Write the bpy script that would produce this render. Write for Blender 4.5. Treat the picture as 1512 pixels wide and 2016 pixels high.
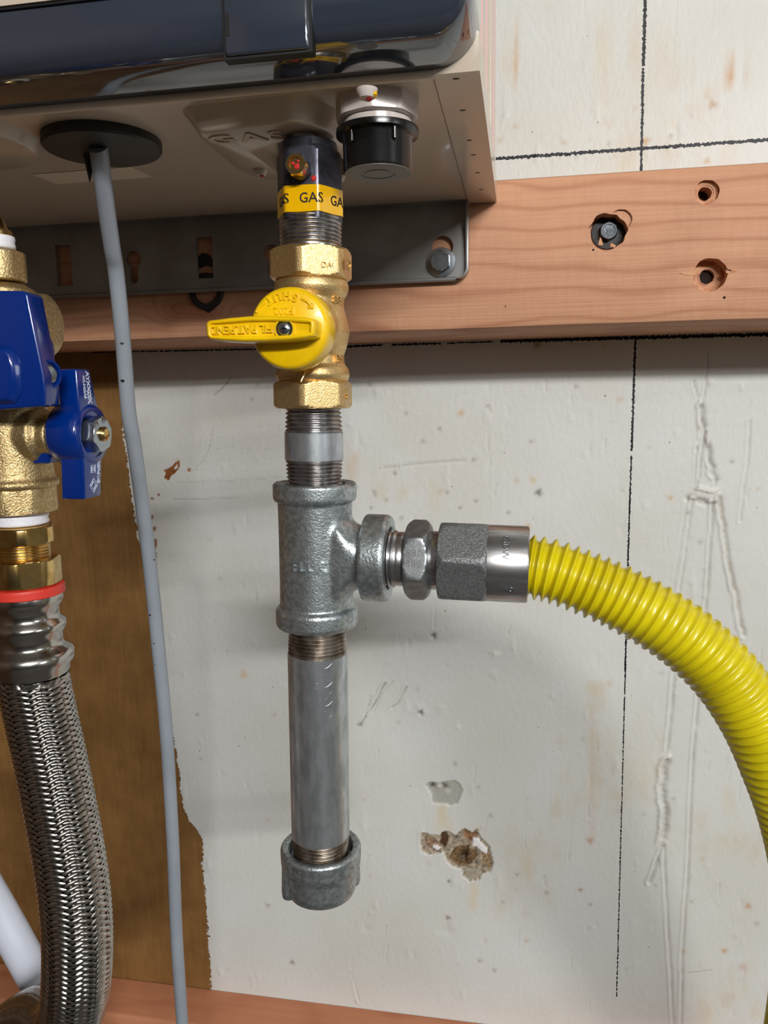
import bpy, bmesh, math, random
import numpy as np
from mathutils import Vector, Matrix, Euler
random.seed(7); rng = np.random.default_rng(7)
PI = math.pi
for o in list(bpy.data.objects): bpy.data.objects.remove(o)
S = bpy.context.scene; C = S.collection

# ------------------------------------------------------------------ camera (metric; wall face is y=0, lens height is z=H0)
H0 = 1.40; WD = 0.585; F = 1514.0
def nrm(v): v = np.array(v, float); return v/np.linalg.norm(v)
_ry = nrm((272, -226, F)); _vx = nrm((8706, 77, -F)); _rx = nrm(_vx-_ry*(_vx@_ry)); _rz = np.cross(_rx, _ry)
if _rz[1] > 0: _rz = -_rz
R3 = np.array([_rx, _ry, _rz])                  # camera frame (right, down, forward) -> world
cam = bpy.data.objects.new('camera', bpy.data.cameras.new('camera')); C.objects.link(cam)
cam.data.sensor_fit = 'HORIZONTAL'; cam.data.sensor_width = 36; cam.data.lens = 36*F/1512
cam.data.clip_start = 0.01
M = Matrix.Identity(4)
for i in range(3): M[i][0] = R3[i][0]; M[i][1] = -R3[i][1]; M[i][2] = -R3[i][2]
M[0][3] = 0; M[1][3] = -WD; M[2][3] = H0
cam.matrix_world = M; S.camera = cam

# ------------------------------------------------------------------ world, lights, exposure
w = bpy.data.worlds.new('world'); S.world = w; w.use_nodes = True
nt = w.node_tree; bg = nt.nodes['Background']
tc = nt.nodes.new('ShaderNodeTexCoord'); sx = nt.nodes.new('ShaderNodeSeparateXYZ'); rp = nt.nodes.new('ShaderNodeValToRGB')
mr = nt.nodes.new('ShaderNodeMapRange'); mr.inputs[1].default_value = -1; mr.inputs[2].default_value = 1
nt.links.new(tc.outputs['Generated'], sx.inputs[0]); nt.links.new(sx.outputs[2], mr.inputs[0]); nt.links.new(mr.outputs[0], rp.inputs[0])
nt.links.new(rp.outputs[0], bg.inputs[0])
rp.color_ramp.elements[0].position = .2; rp.color_ramp.elements[0].color = (.30, .27, .24, 1)
rp.color_ramp.elements[1].position = .75; rp.color_ramp.elements[1].color = (.62, .62, .64, 1)
bg.inputs[1].default_value = 0.3
def area(name, loc, target, sx_, sy_, power, col):
    l = bpy.data.lights.new(name, 'AREA'); l.shape = 'RECTANGLE'; l.size = sx_; l.size_y = sy_; l.energy = power; l.color = col
    o = bpy.data.objects.new(name, l); C.objects.link(o); o.location = loc
    o.rotation_euler = (Vector(target)-Vector(loc)).to_track_quat('-Z', 'Y').to_euler(); return o
area('tube_light_front', (1.0, -2.55, H0+0.90), (0, 0, H0-.1), 1.2, 0.05, 60, (1, .985, .96))
area('tube_light_back', (1.0, -3.0, H0+0.88), (0, 0, H0-.1), 1.2, 0.05, 12, (1, .985, .96))
area('tube_light_ceiling', (0.55, -1.3, H0+1.05), (0, -.2, H0-.4), 1.2, 0.10, .8, (1, .985, .96))
area('window_daylight', (2.45, -1.6, H0+.5), (0, -.3, H0-.05), 0.7, 0.8, 9, (.90, .95, 1))
vs = S.view_settings; vs.view_transform = 'Standard'; vs.look = 'None'; vs.gamma = 1; vs.exposure = -0.08; vs.use_curve_mapping = False

# ------------------------------------------------------------------ helpers
def ray(u, v): return R3 @ np.array([u-756, v-1008, F])
def P(u, v, D):                                  # point at perpendicular distance D in front of the lens
    r = ray(u, v); r = r/r[1]*D; return np.array([r[0], -WD+D, H0+r[2]])
def Q(u, v, z):                                  # point on the horizontal plane z (relative to the lens)
    r = ray(u, v); r = r/r[2]*z; return np.array([r[0], -WD+r[1], H0+z])
def PW(u, v): p = P(u, v, WD); return p[0], p[2]
def hw(u0, u1, v, D): return abs(P(u1, v, D)[0]-P(u0, v, D)[0])/2

class G:
    def __init__(s): s.v = []; s.f = []; s.n = 0
    def add(s, v, f):
        s.v.append(np.asarray(v, float).reshape(-1, 3)); n = s.n
        s.f.extend([tuple(i+n for i in q) for q in f]); s.n += len(s.v[-1]); return s
def wloc(o):
    l = Vector((0, 0, 0))
    while o: l += o.location; o = o.parent
    return np.array(l)
def mk(name, g, mat, parent=None, ang=35, smooth=True):
    if isinstance(g, tuple): g = G().add(*g)
    V = np.vstack(g.v)
    base = wloc(parent) if parent else np.array([(V[:, 0].min()+V[:, 0].max())/2, (V[:, 1].min()+V[:, 1].max())/2, V[:, 2].min()])
    me = bpy.data.meshes.new(name); me.from_pydata((V-base).tolist(), [], g.f); me.validate()
    bm = bmesh.new(); bm.from_mesh(me); bmesh.ops.recalc_face_normals(bm, faces=bm.faces); bm.to_mesh(me); bm.free()
    if smooth:
        me.polygons.foreach_set('use_smooth', [True]*len(me.polygons)); me.set_sharp_from_angle(angle=math.radians(ang))
    o = bpy.data.objects.new(name, me); C.objects.link(o)
    if mat: me.materials.append(mat)
    if parent: o.parent = parent
    else: o.location = base
    return o
def thing(name, label, cat, loc, group=None):
    o = bpy.data.objects.new(name, None); C.objects.link(o); o.location = loc; o.empty_display_size = .02
    o['label'] = label; o['category'] = cat
    if group: o['group'] = group
    return o
def tag(o, label, cat): o['label'] = label; o['category'] = cat; return o

def basis(a, ref):
    a = nrm(a); ref = np.array(ref, float); e1 = nrm(ref-a*(ref@a)); e2 = np.cross(a, e1); return a, e1, e2
def hexr(th, af, n=6, rot=0.0, rc=None):
    k = (th-rot+PI/n) % (2*PI/n)-PI/n            # rot = direction of a flat's normal
    r = af/2/np.cos(k)
    return np.minimum(r, rc) if rc else r
def rev(O, a, prof, ref=(0, -1, 0), seg=64, poly=None, cap=True):
    """surface of revolution about a from O, prof [(r,h)]; poly=(af,n,rot,rc) clips radius to a prism."""
    a, e1, e2 = basis(a, ref); th = np.arange(seg)*2*PI/seg; O = np.asarray(O, float)
    V = []; f = []
    lim = hexr(th, *poly) if poly else None
    for r, h in prof:
        rr = np.full(seg, r) if lim is None else np.minimum(r, lim)
        V.append(O+a*h+rr[:, None]*(np.cos(th)[:, None]*e1+np.sin(th)[:, None]*e2))
    m = len(prof)
    for i in range(m-1):
        for j in range(seg):
            k = (j+1) % seg; f.append((i*seg+j, i*seg+k, (i+1)*seg+k, (i+1)*seg+j))
    if cap:
        f.append(tuple(range(seg))[::-1]); f.append(tuple((m-1)*seg+j for j in range(seg)))
    return np.vstack(V), f
def nutprof(rc, h0, h1, ch=.0022, rin=None, n=5, top=True, bot=True):
    """double chamfered nut profile, to be clipped by a prism"""
    p = []; rin = rin or rc*.82
    if bot: p += [(rin+(rc*1.02-rin)*i/n, h0+ch*(i/n)**1.6) for i in range(n+1)]
    else: p += [(rc*1.02, h0)]
    if top: p += [(rin+(rc*1.02-rin)*i/n, h1-ch*(i/n)**1.6) for i in range(n, -1, -1)]
    else: p += [(rc*1.02, h1)]
    return p
def threads(h0, h1, r0, r1, pitch, depth):
    n = max(2, int(round(abs(h1-h0)/pitch))); p = []
    for i in range(n):
        for t, d in ((0, 1), (.38, 0.08), (.5, 0), (.62, .08), (1, 1)):
            if t == 1 and i < n-1: continue
            k = (i+t)/n; p.append((r0+(r1-r0)*k-depth*d, h0+(h1-h0)*k))
    return p
def catmull(pts, step):
    pts = np.array(pts, float); n = len(pts); out = []
    ext = np.vstack([2*pts[0]-pts[1], pts, 2*pts[-1]-pts[-2]])
    for i in range(n-1):
        p0, p1, p2, p3 = ext[i:i+4]; L = np.linalg.norm(p2-p1); m = max(8, int(L/step*2))
        for t in np.arange(m)/m:
            out.append(.5*((2*p1)+(-p0+p2)*t+(2*p0-5*p1+4*p2-p3)*t*t+(-p0+3*p1-3*p2+p3)*t**3))
    out.append(pts[-1]); out = np.array(out)
    d = np.r_[0, np.cumsum(np.linalg.norm(np.diff(out, axis=0), axis=1))]
    s = np.linspace(0, d[-1], max(3, int(d[-1]/step)+1))
    return np.stack([np.interp(s, d, out[:, k]) for k in range(3)], 1), s
def frames(path, ref=(0, -1, 0)):
    T = np.gradient(path, axis=0); T /= np.linalg.norm(T, axis=1)[:, None]
    N = np.zeros_like(T); n = np.array(ref, float)
    for i in range(len(T)):
        n = n-T[i]*(n@T[i]); n /= np.linalg.norm(n); N[i] = n
    return T, N, np.cross(T, N)
def tube(path, r, seg=24, cap=True, ref=(0, -1, 0)):
    T, N, B = frames(path, ref); n = len(path); r = np.broadcast_to(r, (n,)); th = np.arange(seg)*2*PI/seg
    V = path[:, None, :]+r[:, None, None]*(np.cos(th)[None, :, None]*N[:, None, :]+np.sin(th)[None, :, None]*B[:, None, :])
    f = [(i*seg+j, i*seg+(j+1) % seg, (i+1)*seg+(j+1) % seg, (i+1)*seg+j) for i in range(n-1) for j in range(seg)]
    if cap: f += [tuple(range(seg))[::-1], tuple((n-1)*seg+j for j in range(seg))]
    return V.reshape(-1, 3), f
def prism(lo, hi):
    """two matching closed outlines (n,3) -> solid"""
    n = len(lo); f = [(i, (i+1) % n, n+(i+1) % n, n+i) for i in range(n)]
    return np.vstack([lo, hi]), f+[tuple(range(n))[::-1], tuple(range(n, 2*n))]
def loft(rings, cap=True):
    n = len(rings[0]); f = []
    for k in range(len(rings)-1):
        f += [(k*n+i, k*n+(i+1) % n, (k+1)*n+(i+1) % n, (k+1)*n+i) for i in range(n)]
    if cap: f += [tuple(range(n))[::-1], tuple((len(rings)-1)*n+i for i in range(n))]
    return np.vstack(rings), f
def box(x0, x1, y0, y1, z0, z1):
    v = [(x, y, z) for z in (z0, z1) for x, y in ((x0, y0), (x1, y0), (x1, y1), (x0, y1))]
    return np.array(v), [(3, 2, 1, 0), (4, 5, 6, 7), (0, 1, 5, 4), (1, 2, 6, 5), (2, 3, 7, 6), (3, 0, 4, 7)]
def bake(o, mods):
    for t, kw in mods:
        m = o.modifiers.new(t, t)
        for k, v_ in kw.items(): setattr(m, k, v_)
    bpy.context.view_layer.update()
    dg = bpy.context.evaluated_depsgraph_get(); me = bpy.data.meshes.new_from_object(o.evaluated_get(dg))
    old = o.data; o.modifiers.clear(); o.data = me; bpy.data.meshes.remove(old); return o
def sharpen(o, ang=35):
    o.data.polygons.foreach_set('use_smooth', [True]*len(o.data.polygons)); o.data.set_sharp_from_angle(angle=math.radians(ang)); return o
def bevel(o, wd, seg=3, ang=30):
    bake(o, [('BEVEL', dict(width=wd, segments=seg, limit_method='ANGLE', angle_limit=math.radians(ang)))]); return sharpen(o, 50)
def cut(o, g, bv=None):
    c = mk('cutter', g, None, smooth=False)
    bake(o, [('BOOLEAN', dict(operation='DIFFERENCE', object=c, solver='EXACT'))])
    bpy.data.objects.remove(c); return sharpen(o)
def cast(o, vox=.0006, it=8, fac=.5):
    bake(o, [('REMESH', dict(mode='VOXEL', voxel_size=vox)), ('SMOOTH', dict(factor=fac, iterations=it))])
    o.data.polygons.foreach_set('use_smooth', [True]*len(o.data.polygons)); return o
def textgeo(s, size, ext, bold=0.0, sp=1.0):
    cu = bpy.data.curves.new('t', 'FONT'); cu.body = s; cu.size = size; cu.extrude = ext; cu.align_x = 'CENTER'; cu.align_y = 'CENTER'
    cu.offset = bold; cu.resolution_u = 3; cu.space_character = sp
    o = bpy.data.objects.new('t', cu); C.objects.link(o); bpy.context.view_layer.update()
    me = bpy.data.meshes.new_from_object(o.evaluated_get(bpy.context.evaluated_depsgraph_get()))
    V = np.array([v.co[:] for v in me.vertices]); f = [tuple(p.vertices) for p in me.polygons]
    bpy.data.objects.remove(o); bpy.data.meshes.remove(me); return V, f
def text(s, size, ctr, right, up, ext=.0003, bold=0.0, sp=1.0, sxy=(1, 1)):
    V, f = textgeo(s, size, ext, bold, sp); right = nrm(right); up = nrm(up-right*(np.dot(up, right))); n = np.cross(right, up)
    return np.asarray(ctr)+V[:, :1]*sxy[0]*right+V[:, 1:2]*sxy[1]*up+V[:, 2:3]*n, f
def textcyl(s, size, O, a, r, h, th, ref=(0, -1, 0), ext=.0003, flip=1, vert=False, rfun=None, bold=0, sp=1.0):
    """text wrapped round a cylinder (vert: running along the axis)"""
    V, f = textgeo(s, size, ext, bold, sp); a, e1, e2 = basis(a, ref)
    x, y, z = V[:, 0]*flip, V[:, 1]*flip, V[:, 2]
    if vert: x, y = y, -x
    t = th+x/r; rr = (rfun(t) if rfun else r)+z
    return np.asarray(O)+a*(h+y)[:, None]+rr[:, None]*(np.cos(t)[:, None]*e1+np.sin(t)[:, None]*e2), f

# ------------------------------------------------------------------ materials
def srgb(r, g, b):
    f = lambda c: (c/255/12.92) if c/255 <= .04045 else ((c/255+.055)/1.055)**2.4
    return (f(r), f(g), f(b), 1)
def mat(name, col, metal=0, rough=.4, col2=None, nscale=60, bump=0, bscale=400, rvar=0, stretch=(1, 1, 1), coat=0, detail=4, bdist=.0005, ramp=(.4, .6), spec=None):
    m = bpy.data.materials.new(name); m.use_nodes = True; t = m.node_tree; b = t.nodes['Principled BSDF']
    b.inputs['Base Color'].default_value = col; b.inputs['Metallic'].default_value = metal; b.inputs['Roughness'].default_value = rough
    if coat: b.inputs['Coat Weight'].default_value = coat; b.inputs['Coat Roughness'].default_value = .06
    if spec is not None: b.inputs['Specular IOR Level'].default_value = spec
    co = t.nodes.new('ShaderNodeTexCoord'); mp = t.nodes.new('ShaderNodeMapping'); mp.inputs['Scale'].default_value = stretch
    t.links.new(co.outputs['Object'], mp.inputs[0])
    if col2 or rvar:
        n = t.nodes.new('ShaderNodeTexNoise'); n.inputs['Scale'].default_value = nscale; n.inputs['Detail'].default_value = detail
        t.links.new(mp.outputs[0], n.inputs[0])
        r = t.nodes.new('ShaderNodeValToRGB'); r.color_ramp.elements[0].position = ramp[0]; r.color_ramp.elements[1].position = ramp[1]
        t.links.new(n.outputs[0], r.inputs[0])
        if col2:
            r.color_ramp.elements[0].color = col; r.color_ramp.elements[1].color = col2; t.links.new(r.outputs[0], b.inputs['Base Color'])
        if rvar:
            q = t.nodes.new('ShaderNodeMapRange'); q.inputs[3].default_value = max(.02, rough-rvar); q.inputs[4].default_value = rough+rvar
            t.links.new(n.outputs[0], q.inputs[0]); t.links.new(q.outputs[0], b.inputs['Roughness'])
    if bump:
        n2 = t.nodes.new('ShaderNodeTexNoise'); n2.inputs['Scale'].default_value = bscale; n2.inputs['Detail'].default_value = 3
        t.links.new(mp.outputs[0], n2.inputs[0]); bp = t.nodes.new('ShaderNodeBump'); bp.inputs['Strength'].default_value = bump
        bp.inputs['Distance'].default_value = bdist; t.links.new(n2.outputs[0], bp.inputs['Height']); t.links.new(bp.outputs[0], b.inputs['Normal'])
    return m
def mp4(N, L, co, sc):
    m_ = N('ShaderNodeMapping'); m_.inputs['Scale'].default_value = sc; L(co.outputs['Object'], m_.inputs[0]); return m_.outputs[0]
def wood(name, hi, lo, dark, knot=()):
    m = bpy.data.materials.new(name); m.use_nodes = True; t = m.node_tree; b = t.nodes['Principled BSDF']; b.inputs['Roughness'].default_value = .62
    b.inputs['Specular IOR Level'].default_value = .3
    N = t.nodes.new; L = t.links.new
    co = N('ShaderNodeTexCoord'); mp = N('ShaderNodeMapping'); mp.inputs['Scale'].default_value = (1, 1, 1); L(co.outputs['Object'], mp.inputs[0])
    n1 = N('ShaderNodeTexNoise'); n1.inputs['Scale'].default_value = 5; n1.inputs['Detail'].default_value = 2; L(mp.outputs[0], n1.inputs[0])
    sp = N('ShaderNodeSeparateXYZ'); L(mp.outputs[0], sp.inputs[0])
    def mth(op, a, bb, c=None):
        q = N('ShaderNodeMath'); q.operation = op
        for i, x in enumerate((a, bb, c)):
            if x is None: continue
            if isinstance(x, (int, float)): q.inputs[i].default_value = x
            else: L(x, q.inputs[i])
        return q.outputs[0]
    ph = mth('ADD', mth('MULTIPLY', sp.outputs[2], 520), mth('MULTIPLY', n1.outputs[0], 26))
    ph = mth('ADD', ph, mth('MULTIPLY', sp.outputs[1], 160)); n0 = N('ShaderNodeTexNoise'); n0.inputs['Scale'].default_value = 34; n0.inputs['Detail'].default_value = 1; L(mp4(N, L, co, (.12, .3, 1)), n0.inputs[0]); ph = mth('ADD', ph, mth('MULTIPLY', n0.outputs[0], 16))
    geo = N('ShaderNodeNewGeometry'); kd = None
    for kx, kz, kr in knot:
        vm = N('ShaderNodeVectorMath'); vm.operation = 'DISTANCE'; sc3 = N('ShaderNodeVectorMath'); sc3.operation = 'MULTIPLY'; sc3.inputs[1].default_value = (.6, 0, 1); L(geo.outputs['Position'], sc3.inputs[0]); L(sc3.outputs[0], vm.inputs[0]); vm.inputs[1].default_value = (kx*.6, 0, kz)
        e = mth('POWER', 2.718, mth('MULTIPLY', mth('POWER', mth('DIVIDE', vm.outputs['Value'], kr), 2), -1)); kd = e if kd is None else mth('ADD', kd, e)
    if kd is not None: ph = mth('ADD', ph, mth('MULTIPLY', kd, 22))
    ring = mth('POWER', mth('MULTIPLY_ADD', mth('SINE', ph, 0), .5, .5), 7)
    mp2 = N('ShaderNodeMapping'); mp2.inputs['Scale'].default_value = (14, 300, 900); L(co.outputs['Object'], mp2.inputs[0])
    n2 = N('ShaderNodeTexNoise'); n2.inputs['Scale'].default_value = 1; n2.inputs['Detail'].default_value = 4; L(mp2.outputs[0], n2.inputs[0])
    mp3 = N('ShaderNodeMapping'); mp3.inputs['Scale'].default_value = (260, 20, 60); L(co.outputs['Object'], mp3.inputs[0])
    n3 = N('ShaderNodeTexNoise'); n3.inputs['Scale'].default_value = 1; n3.inputs['Detail'].default_value = 3; L(mp3.outputs[0], n3.inputs[0])
    mix = N('ShaderNodeMix'); mix.data_type = 'RGBA'; mix.inputs[6].default_value = hi; mix.inputs[7].default_value = lo
    L(mth('MULTIPLY_ADD', n2.outputs[0], .7, mth('MULTIPLY', n3.outputs[0], .35)), mix.inputs[0])
    mx2 = N('ShaderNodeMix'); mx2.data_type = 'RGBA'; mx2.inputs[7].default_value = dark; L(mix.outputs[2], mx2.inputs[6])
    rs_ = mth('MULTIPLY', ring, mth('MULTIPLY_ADD', n1.outputs[0], .75, -.06)); L(rs_ if kd is None else mth('MINIMUM', mth('ADD', rs_, mth('MULTIPLY', kd, .55)), 1), mx2.inputs[0])
    L(mx2.outputs[2], b.inputs['Base Color'])
    bp = N('ShaderNodeBump'); bp.inputs['Strength'].default_value = .5; bp.inputs['Distance'].default_value = .0006
    L(mth('ADD', n2.outputs[0], mth('MULTIPLY', n3.outputs[0], .8)), bp.inputs['Height']); L(bp.outputs[0], b.inputs['Normal'])
    return m
MT = dict(
 galv=mat('galvanised_cast', srgb(186, 194, 198), .85, .36, srgb(150, 158, 160), 420, .6, 1100, .1, bdist=.0003),
 zinc=mat('galvanised_pipe', srgb(200, 206, 212), .85, .34, srgb(168, 174, 178), 220, .15, 900, .12, stretch=(1, 1, .35), bdist=.0002),
 thread=mat('cut_thread', srgb(178, 176, 178), .95, .26, srgb(138, 134, 132), 200, 0, 400, .1),
 thread_dk=mat('rusty_thread', srgb(160, 152, 142), .9, .34, srgb(104, 92, 78), 160, .1, 700, .1),
 steel=mat('turned_steel', srgb(190, 190, 194), .95, .28, srgb(165, 162, 160), 500, 0, 400, .08, stretch=(.15, 1, 1)),
 forged=mat('forged_steel', srgb(160, 164, 166), .8, .42, srgb(134, 138, 138), 900, .9, 1700, .1, bdist=.0003),
 brushed=mat('smooth_hex_steel', srgb(152, 156, 158), .8, .40, srgb(132, 136, 138), 200, .1, 900, .05),
 brass=mat('cast_brass', srgb(228, 198, 142), .92, .38, srgb(212, 180, 122), 900, .6, 1900, .08, bdist=.00025),
 brass_raw=mat('rough_brass', srgb(208, 184, 138), .9, .42, srgb(182, 156, 108), 700, .9, 1300, .1, bdist=.0004),
 brass_br=mat('turned_brass', srgb(226, 194, 130), 1, .22, srgb(206, 170, 104), 200, 0, 400, .06),
 yellow=mat('yellow_enamel', srgb(246, 202, 4), 0, .30, srgb(236, 190, 4), 80, .08, 500, 0, coat=.4, bdist=.0002),
 hose=mat('yellow_jacket', srgb(222, 206, 18), 0, .3, srgb(206, 190, 12), 40, 0, 400, .05, coat=.3),
 blue=mat('blue_vinyl', srgb(0, 40, 118), 0, .2, None, 40, .04, 500, 0, coat=.6),
 bluetop=mat('blue_vinyl_face', srgb(44, 62, 128), 0, .35),
 white_p=mat('white_print', srgb(196, 204, 222), 0, .5),
 beige=mat('heater_enamel', srgb(200, 186, 168), 0, .25, None, 40, .02, 120, 0, coat=.3),
 cover=mat('dark_gloss_cover', srgb(50, 57, 70), .0, .07, coat=1),
 seam=mat('black_gap', srgb(8, 8, 10), 0, .6),
 blackrub=mat('black_rubber', srgb(26, 25, 24), 0, .5, srgb(34, 33, 31), 300, .2, 900),
 blackcap=mat('black_plastic_cap', srgb(22, 21, 22), 0, .24, None, 50, .05, 600, 0),
 capface=mat('grey_plastic', srgb(98, 94, 88), 0, .5),
 white_f=mat('off_white_plastic', srgb(206, 196, 190), 0, .22),
 pipe_dk=mat('dark_plated_steel', srgb(84, 84, 96), .7, .36, srgb(58, 58, 66), 120, .1, 700, .08),
 red=mat('red_paint', srgb(190, 30, 26), 0, .5), redring=mat('red_gasket', srgb(214, 60, 48), 0, .45),
 ink=mat('black_ink', srgb(22, 18, 18), 0, .6), tape=mat('yellow_tape', srgb(236, 180, 0), 0, .2, coat=.5),
 grey_c=mat('grey_cable_jacket', srgb(150, 158, 168), 0, .38, srgb(142, 150, 160), 20, .05, 300),
 bracket=mat('bracket_steel', srgb(150, 150, 150), .45, .32, srgb(136, 134, 132), 30, .03, 80, .06),
 plated=mat('zinc_plated_bolt', srgb(170, 178, 186), .95, .22), dkbolt=mat('dark_lag_bolt', srgb(92, 98, 104), .7, .45, srgb(70, 74, 80), 200, .3, 900),
 ptfe=mat('white_sealing_tape', srgb(232, 232, 240), 0, .45, None, 40, .4, 700), stainless=mat('stainless_wire', srgb(196, 192, 186), 1, .22, srgb(165, 160, 154), 300, 0, 400, .06),
 ferrule=mat('pressed_ferrule', srgb(190, 186, 180), 1, .2, None, 60, .1, 500, .05), braidcore=mat('braid_core', srgb(20, 18, 16), .3, .7),
 pex=mat('white_plastic_tube', srgb(206, 212, 226), 0, .35), pink=mat('pink_film_edge', srgb(206, 170, 168), 0, .4), label=mat('cream_sticker', srgb(226, 212, 194), 0, .35),
 fir=wood('fir_board', srgb(216, 166, 134), srgb(190, 136, 102), srgb(148, 84, 56), knot=((P(350, 610, .493)[0], P(350, 610, .493)[2], .009), (P(405, 612, .493)[0], P(405, 612, .493)[2], .007))),
 fir2=wood('fir_ledger', srgb(206, 144, 108), srgb(186, 122, 88), srgb(160, 90, 60)),
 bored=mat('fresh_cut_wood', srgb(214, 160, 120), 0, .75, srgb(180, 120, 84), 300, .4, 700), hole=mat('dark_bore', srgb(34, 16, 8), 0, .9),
 pocketw=mat('torn_white_primer', srgb(236, 236, 240), 0, .5, None, 40, .3, 500),
)

MT['cover'].node_tree.nodes['Principled BSDF'].inputs['IOR'].default_value = 1.75; MT['cover'].node_tree.nodes['Principled BSDF'].inputs['Coat IOR'].default_value = 1.6
# ------------------------------------------------------------------ back wall: one painted plywood sheet (dense relief grid)
def build_wall():
    fx = np.arange(-.475, .315, .001); fz = np.arange(-.60, .20, .001)
    X = np.r_[-1.1, -.8, -.65, -.55, fx, .4, .6, 1.0, 1.6, 2.6]; Z = np.r_[-H0, -1.0, -.75, -.65, fz, .21, .23, .27, .35, .5, .8, 2.5-H0]
    nx, nz = len(X), len(Z); gx, gz = np.meshgrid(X, Z+H0, indexing='ij')
    Y = np.zeros_like(gx); col = np.ones(gx.shape+(3,)); base = np.array(srgb(214, 216, 213)[:3]); col[:] = base
    bare = np.zeros_like(gx)
    def win(x, z, r):
        i0, i1 = np.searchsorted(X, [x-r, x+r]); j0, j1 = np.searchsorted(Z+H0, [z-r, z+r]); return slice(i0, i1), slice(j0, j1)
    def seg(pts, r, fn):                        # pts in photo coordinates on the sheet
        q = [PW(*p) for p in pts]
        for k in range(len(q)-1):
            (x0, z0), (x1, z1) = q[k], q[k+1]
            i0, i1 = np.searchsorted(X, [min(x0, x1)-r, max(x0, x1)+r]); j0, j1 = np.searchsorted(Z+H0, [min(z0, z1)-r, max(z0, z1)+r])
            s = (slice(i0, i1), slice(j0, j1)); dx, dz = x1-x0, z1-z0; L = math.hypot(dx, dz)+1e-9
            t = np.clip(((gx[s]-x0)*dx+(gz[s]-z0)*dz)/L/L, 0, 1); px = gx[s]-x0-t*dx; pz = gz[s]-z0-t*dz
            sd = (px*dz-pz*dx)/L; fn(s, np.hypot(px, pz), sd, (t+k)/(len(q)-1))
    def crack(pts, wd=.0012, d=.0009, tint=(118, 100, 84), ridge=1.0, ts=.5):
        tn = np.array(srgb(*tint)[:3]); q = [PW(*p) for p in pts]; R = wd*5; qa = np.array(q); x0, z0 = qa.min(0); x1, z1 = qa.max(0)
        i0, i1 = np.searchsorted(X, [x0-R, x1+R]); j0, j1 = np.searchsorted(Z+H0, [z0-R, z1+R]); s = (slice(i0, i1), slice(j0, j1)); xx, zz = gx[s], gz[s]
        if xx.size == 0: return
        best = np.full(xx.shape, 9.); sd = np.zeros_like(xx)
        for (ax, az), (bx, bz) in zip(q[:-1], q[1:]):
            dx, dz = bx-ax, bz-az; L = math.hypot(dx, dz)+1e-9; t = np.clip(((xx-ax)*dx+(zz-az)*dz)/L/L, 0, 1); px = xx-ax-t*dx; pz = zz-az-t*dz
            dd_ = np.hypot(px, pz); m = dd_ < best; best = np.where(m, dd_, best); sd = np.where(m, (px*dz-pz*dx)/L, sd)
        md = .85+.15*np.sin(zz*420+np.sin(zz*900))+.15*np.sin(zz*130)
        side = np.where(qa[-1, 1] < qa[0, 1], 1, -1)
        Y[s] = np.where(best < wd*4, np.maximum(Y[s], 0)*0+d*1.5*md*np.exp(-(best/wd)**2)-np.abs(d)*ridge*.9*md*np.exp(-((best-wd*1.9)/(wd*.8))**2)*(sd*side > 0), Y[s])
        k = (ts*md*np.exp(-(best/(wd*.7))**2)).clip(0, 1)[..., None]; col[s] = col[s]*(1-k)+tn*k
    def jit(pts, n=5, a=2.5):
        o = []
        for (u0, v0), (u1, v1) in zip(pts[:-1], pts[1:]):
            for k in range(n): o.append((u0+(u1-u0)*k/n+random.uniform(-a, a), v0+(v1-v0)*k/n))
        return o+[pts[-1]]
    crack(jit([(1394, 690), (1390, 760), (1384, 805)], 4, 1), .0007, .0005)
    crack([(1365, 750), (1376, 790), (1384, 830)], .0007, .0005)
    crack(jit([(1384, 800), (1388, 850), (1396, 900), (1410, 950)], 5, 3), .0016, .0014, ts=.6)
    crack([(1372, 880), (1370, 960)], .0009, .0006, ts=.3); crack([(1388, 850), (1380, 900), (1374, 960)], .0009, .0008, ts=.4)
    crack([(1362, 972), (1375, 966), (1395, 970), (1415, 972)], .0022, -.0022, (200, 180, 160), 0, .3)
    crack([(1354, 980), (1372, 984), (1398, 990), (1412, 988)], .0018, .0016, (120, 112, 100), 0, .6)
    crack(jit([(1363, 985), (1350, 1080), (1335, 1180)], 3, 1), .0008, .0006, ts=.15)
    crack(jit([(1348, 1000), (1338, 1080), (1320, 1190), (1312, 1350)], 3, 1), .0006, .0003, ts=.12)
    crack(jit([(1335, 1180), (1330, 1310), (1325, 1350), (1312, 1500)], 4, 1.5), .0012, .0009, ts=.25)
    crack(jit([(1312, 1500), (1306, 1550), (1311, 1600), (1306, 1665)], 4, 3), .0022, .0018, ts=.45)
    crack(jit([(1306, 1665), (1292, 1700), (1278, 1738)], 3, 1), .0013, .0012, ts=.3)
    crack(jit([(1307, 1665), (1310, 1760), (1316, 1850), (1322, 1930), (1325, 2030)], 4, 1), .001, .0009, ts=.2)
    crack(jit([(1404, 990), (1398, 1080), (1390, 1190), (1378, 1345), (1365, 1480), (1355, 1700), (1344, 1860), (1340, 2030)], 5, 1), .001, .0009, ts=.35)
    crack(jit([(1416, 980), (1430, 1060), (1437, 1110), (1455, 1200), (1464, 1250)], 6, 2.5), .0014, .0013, (166, 148, 128), ts=.55)
    crack([(1476, 828), (1473, 900), (1464, 960), (1457, 1026)], .0008, .0006, ts=.15)
    crack(jit([(708, 1427), (722, 1408), (738, 1385), (758, 1345)], 3, 2), .0009, .0009, (120, 92, 62), ts=.6)
    crack([(720, 1405), (730, 1370)], .0005, .0005, (120, 92, 62)); crack(jit([(736, 1400), (752, 1365), (776, 1340)], 3, 1), .0005, .0005, (150, 130, 100))
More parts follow.
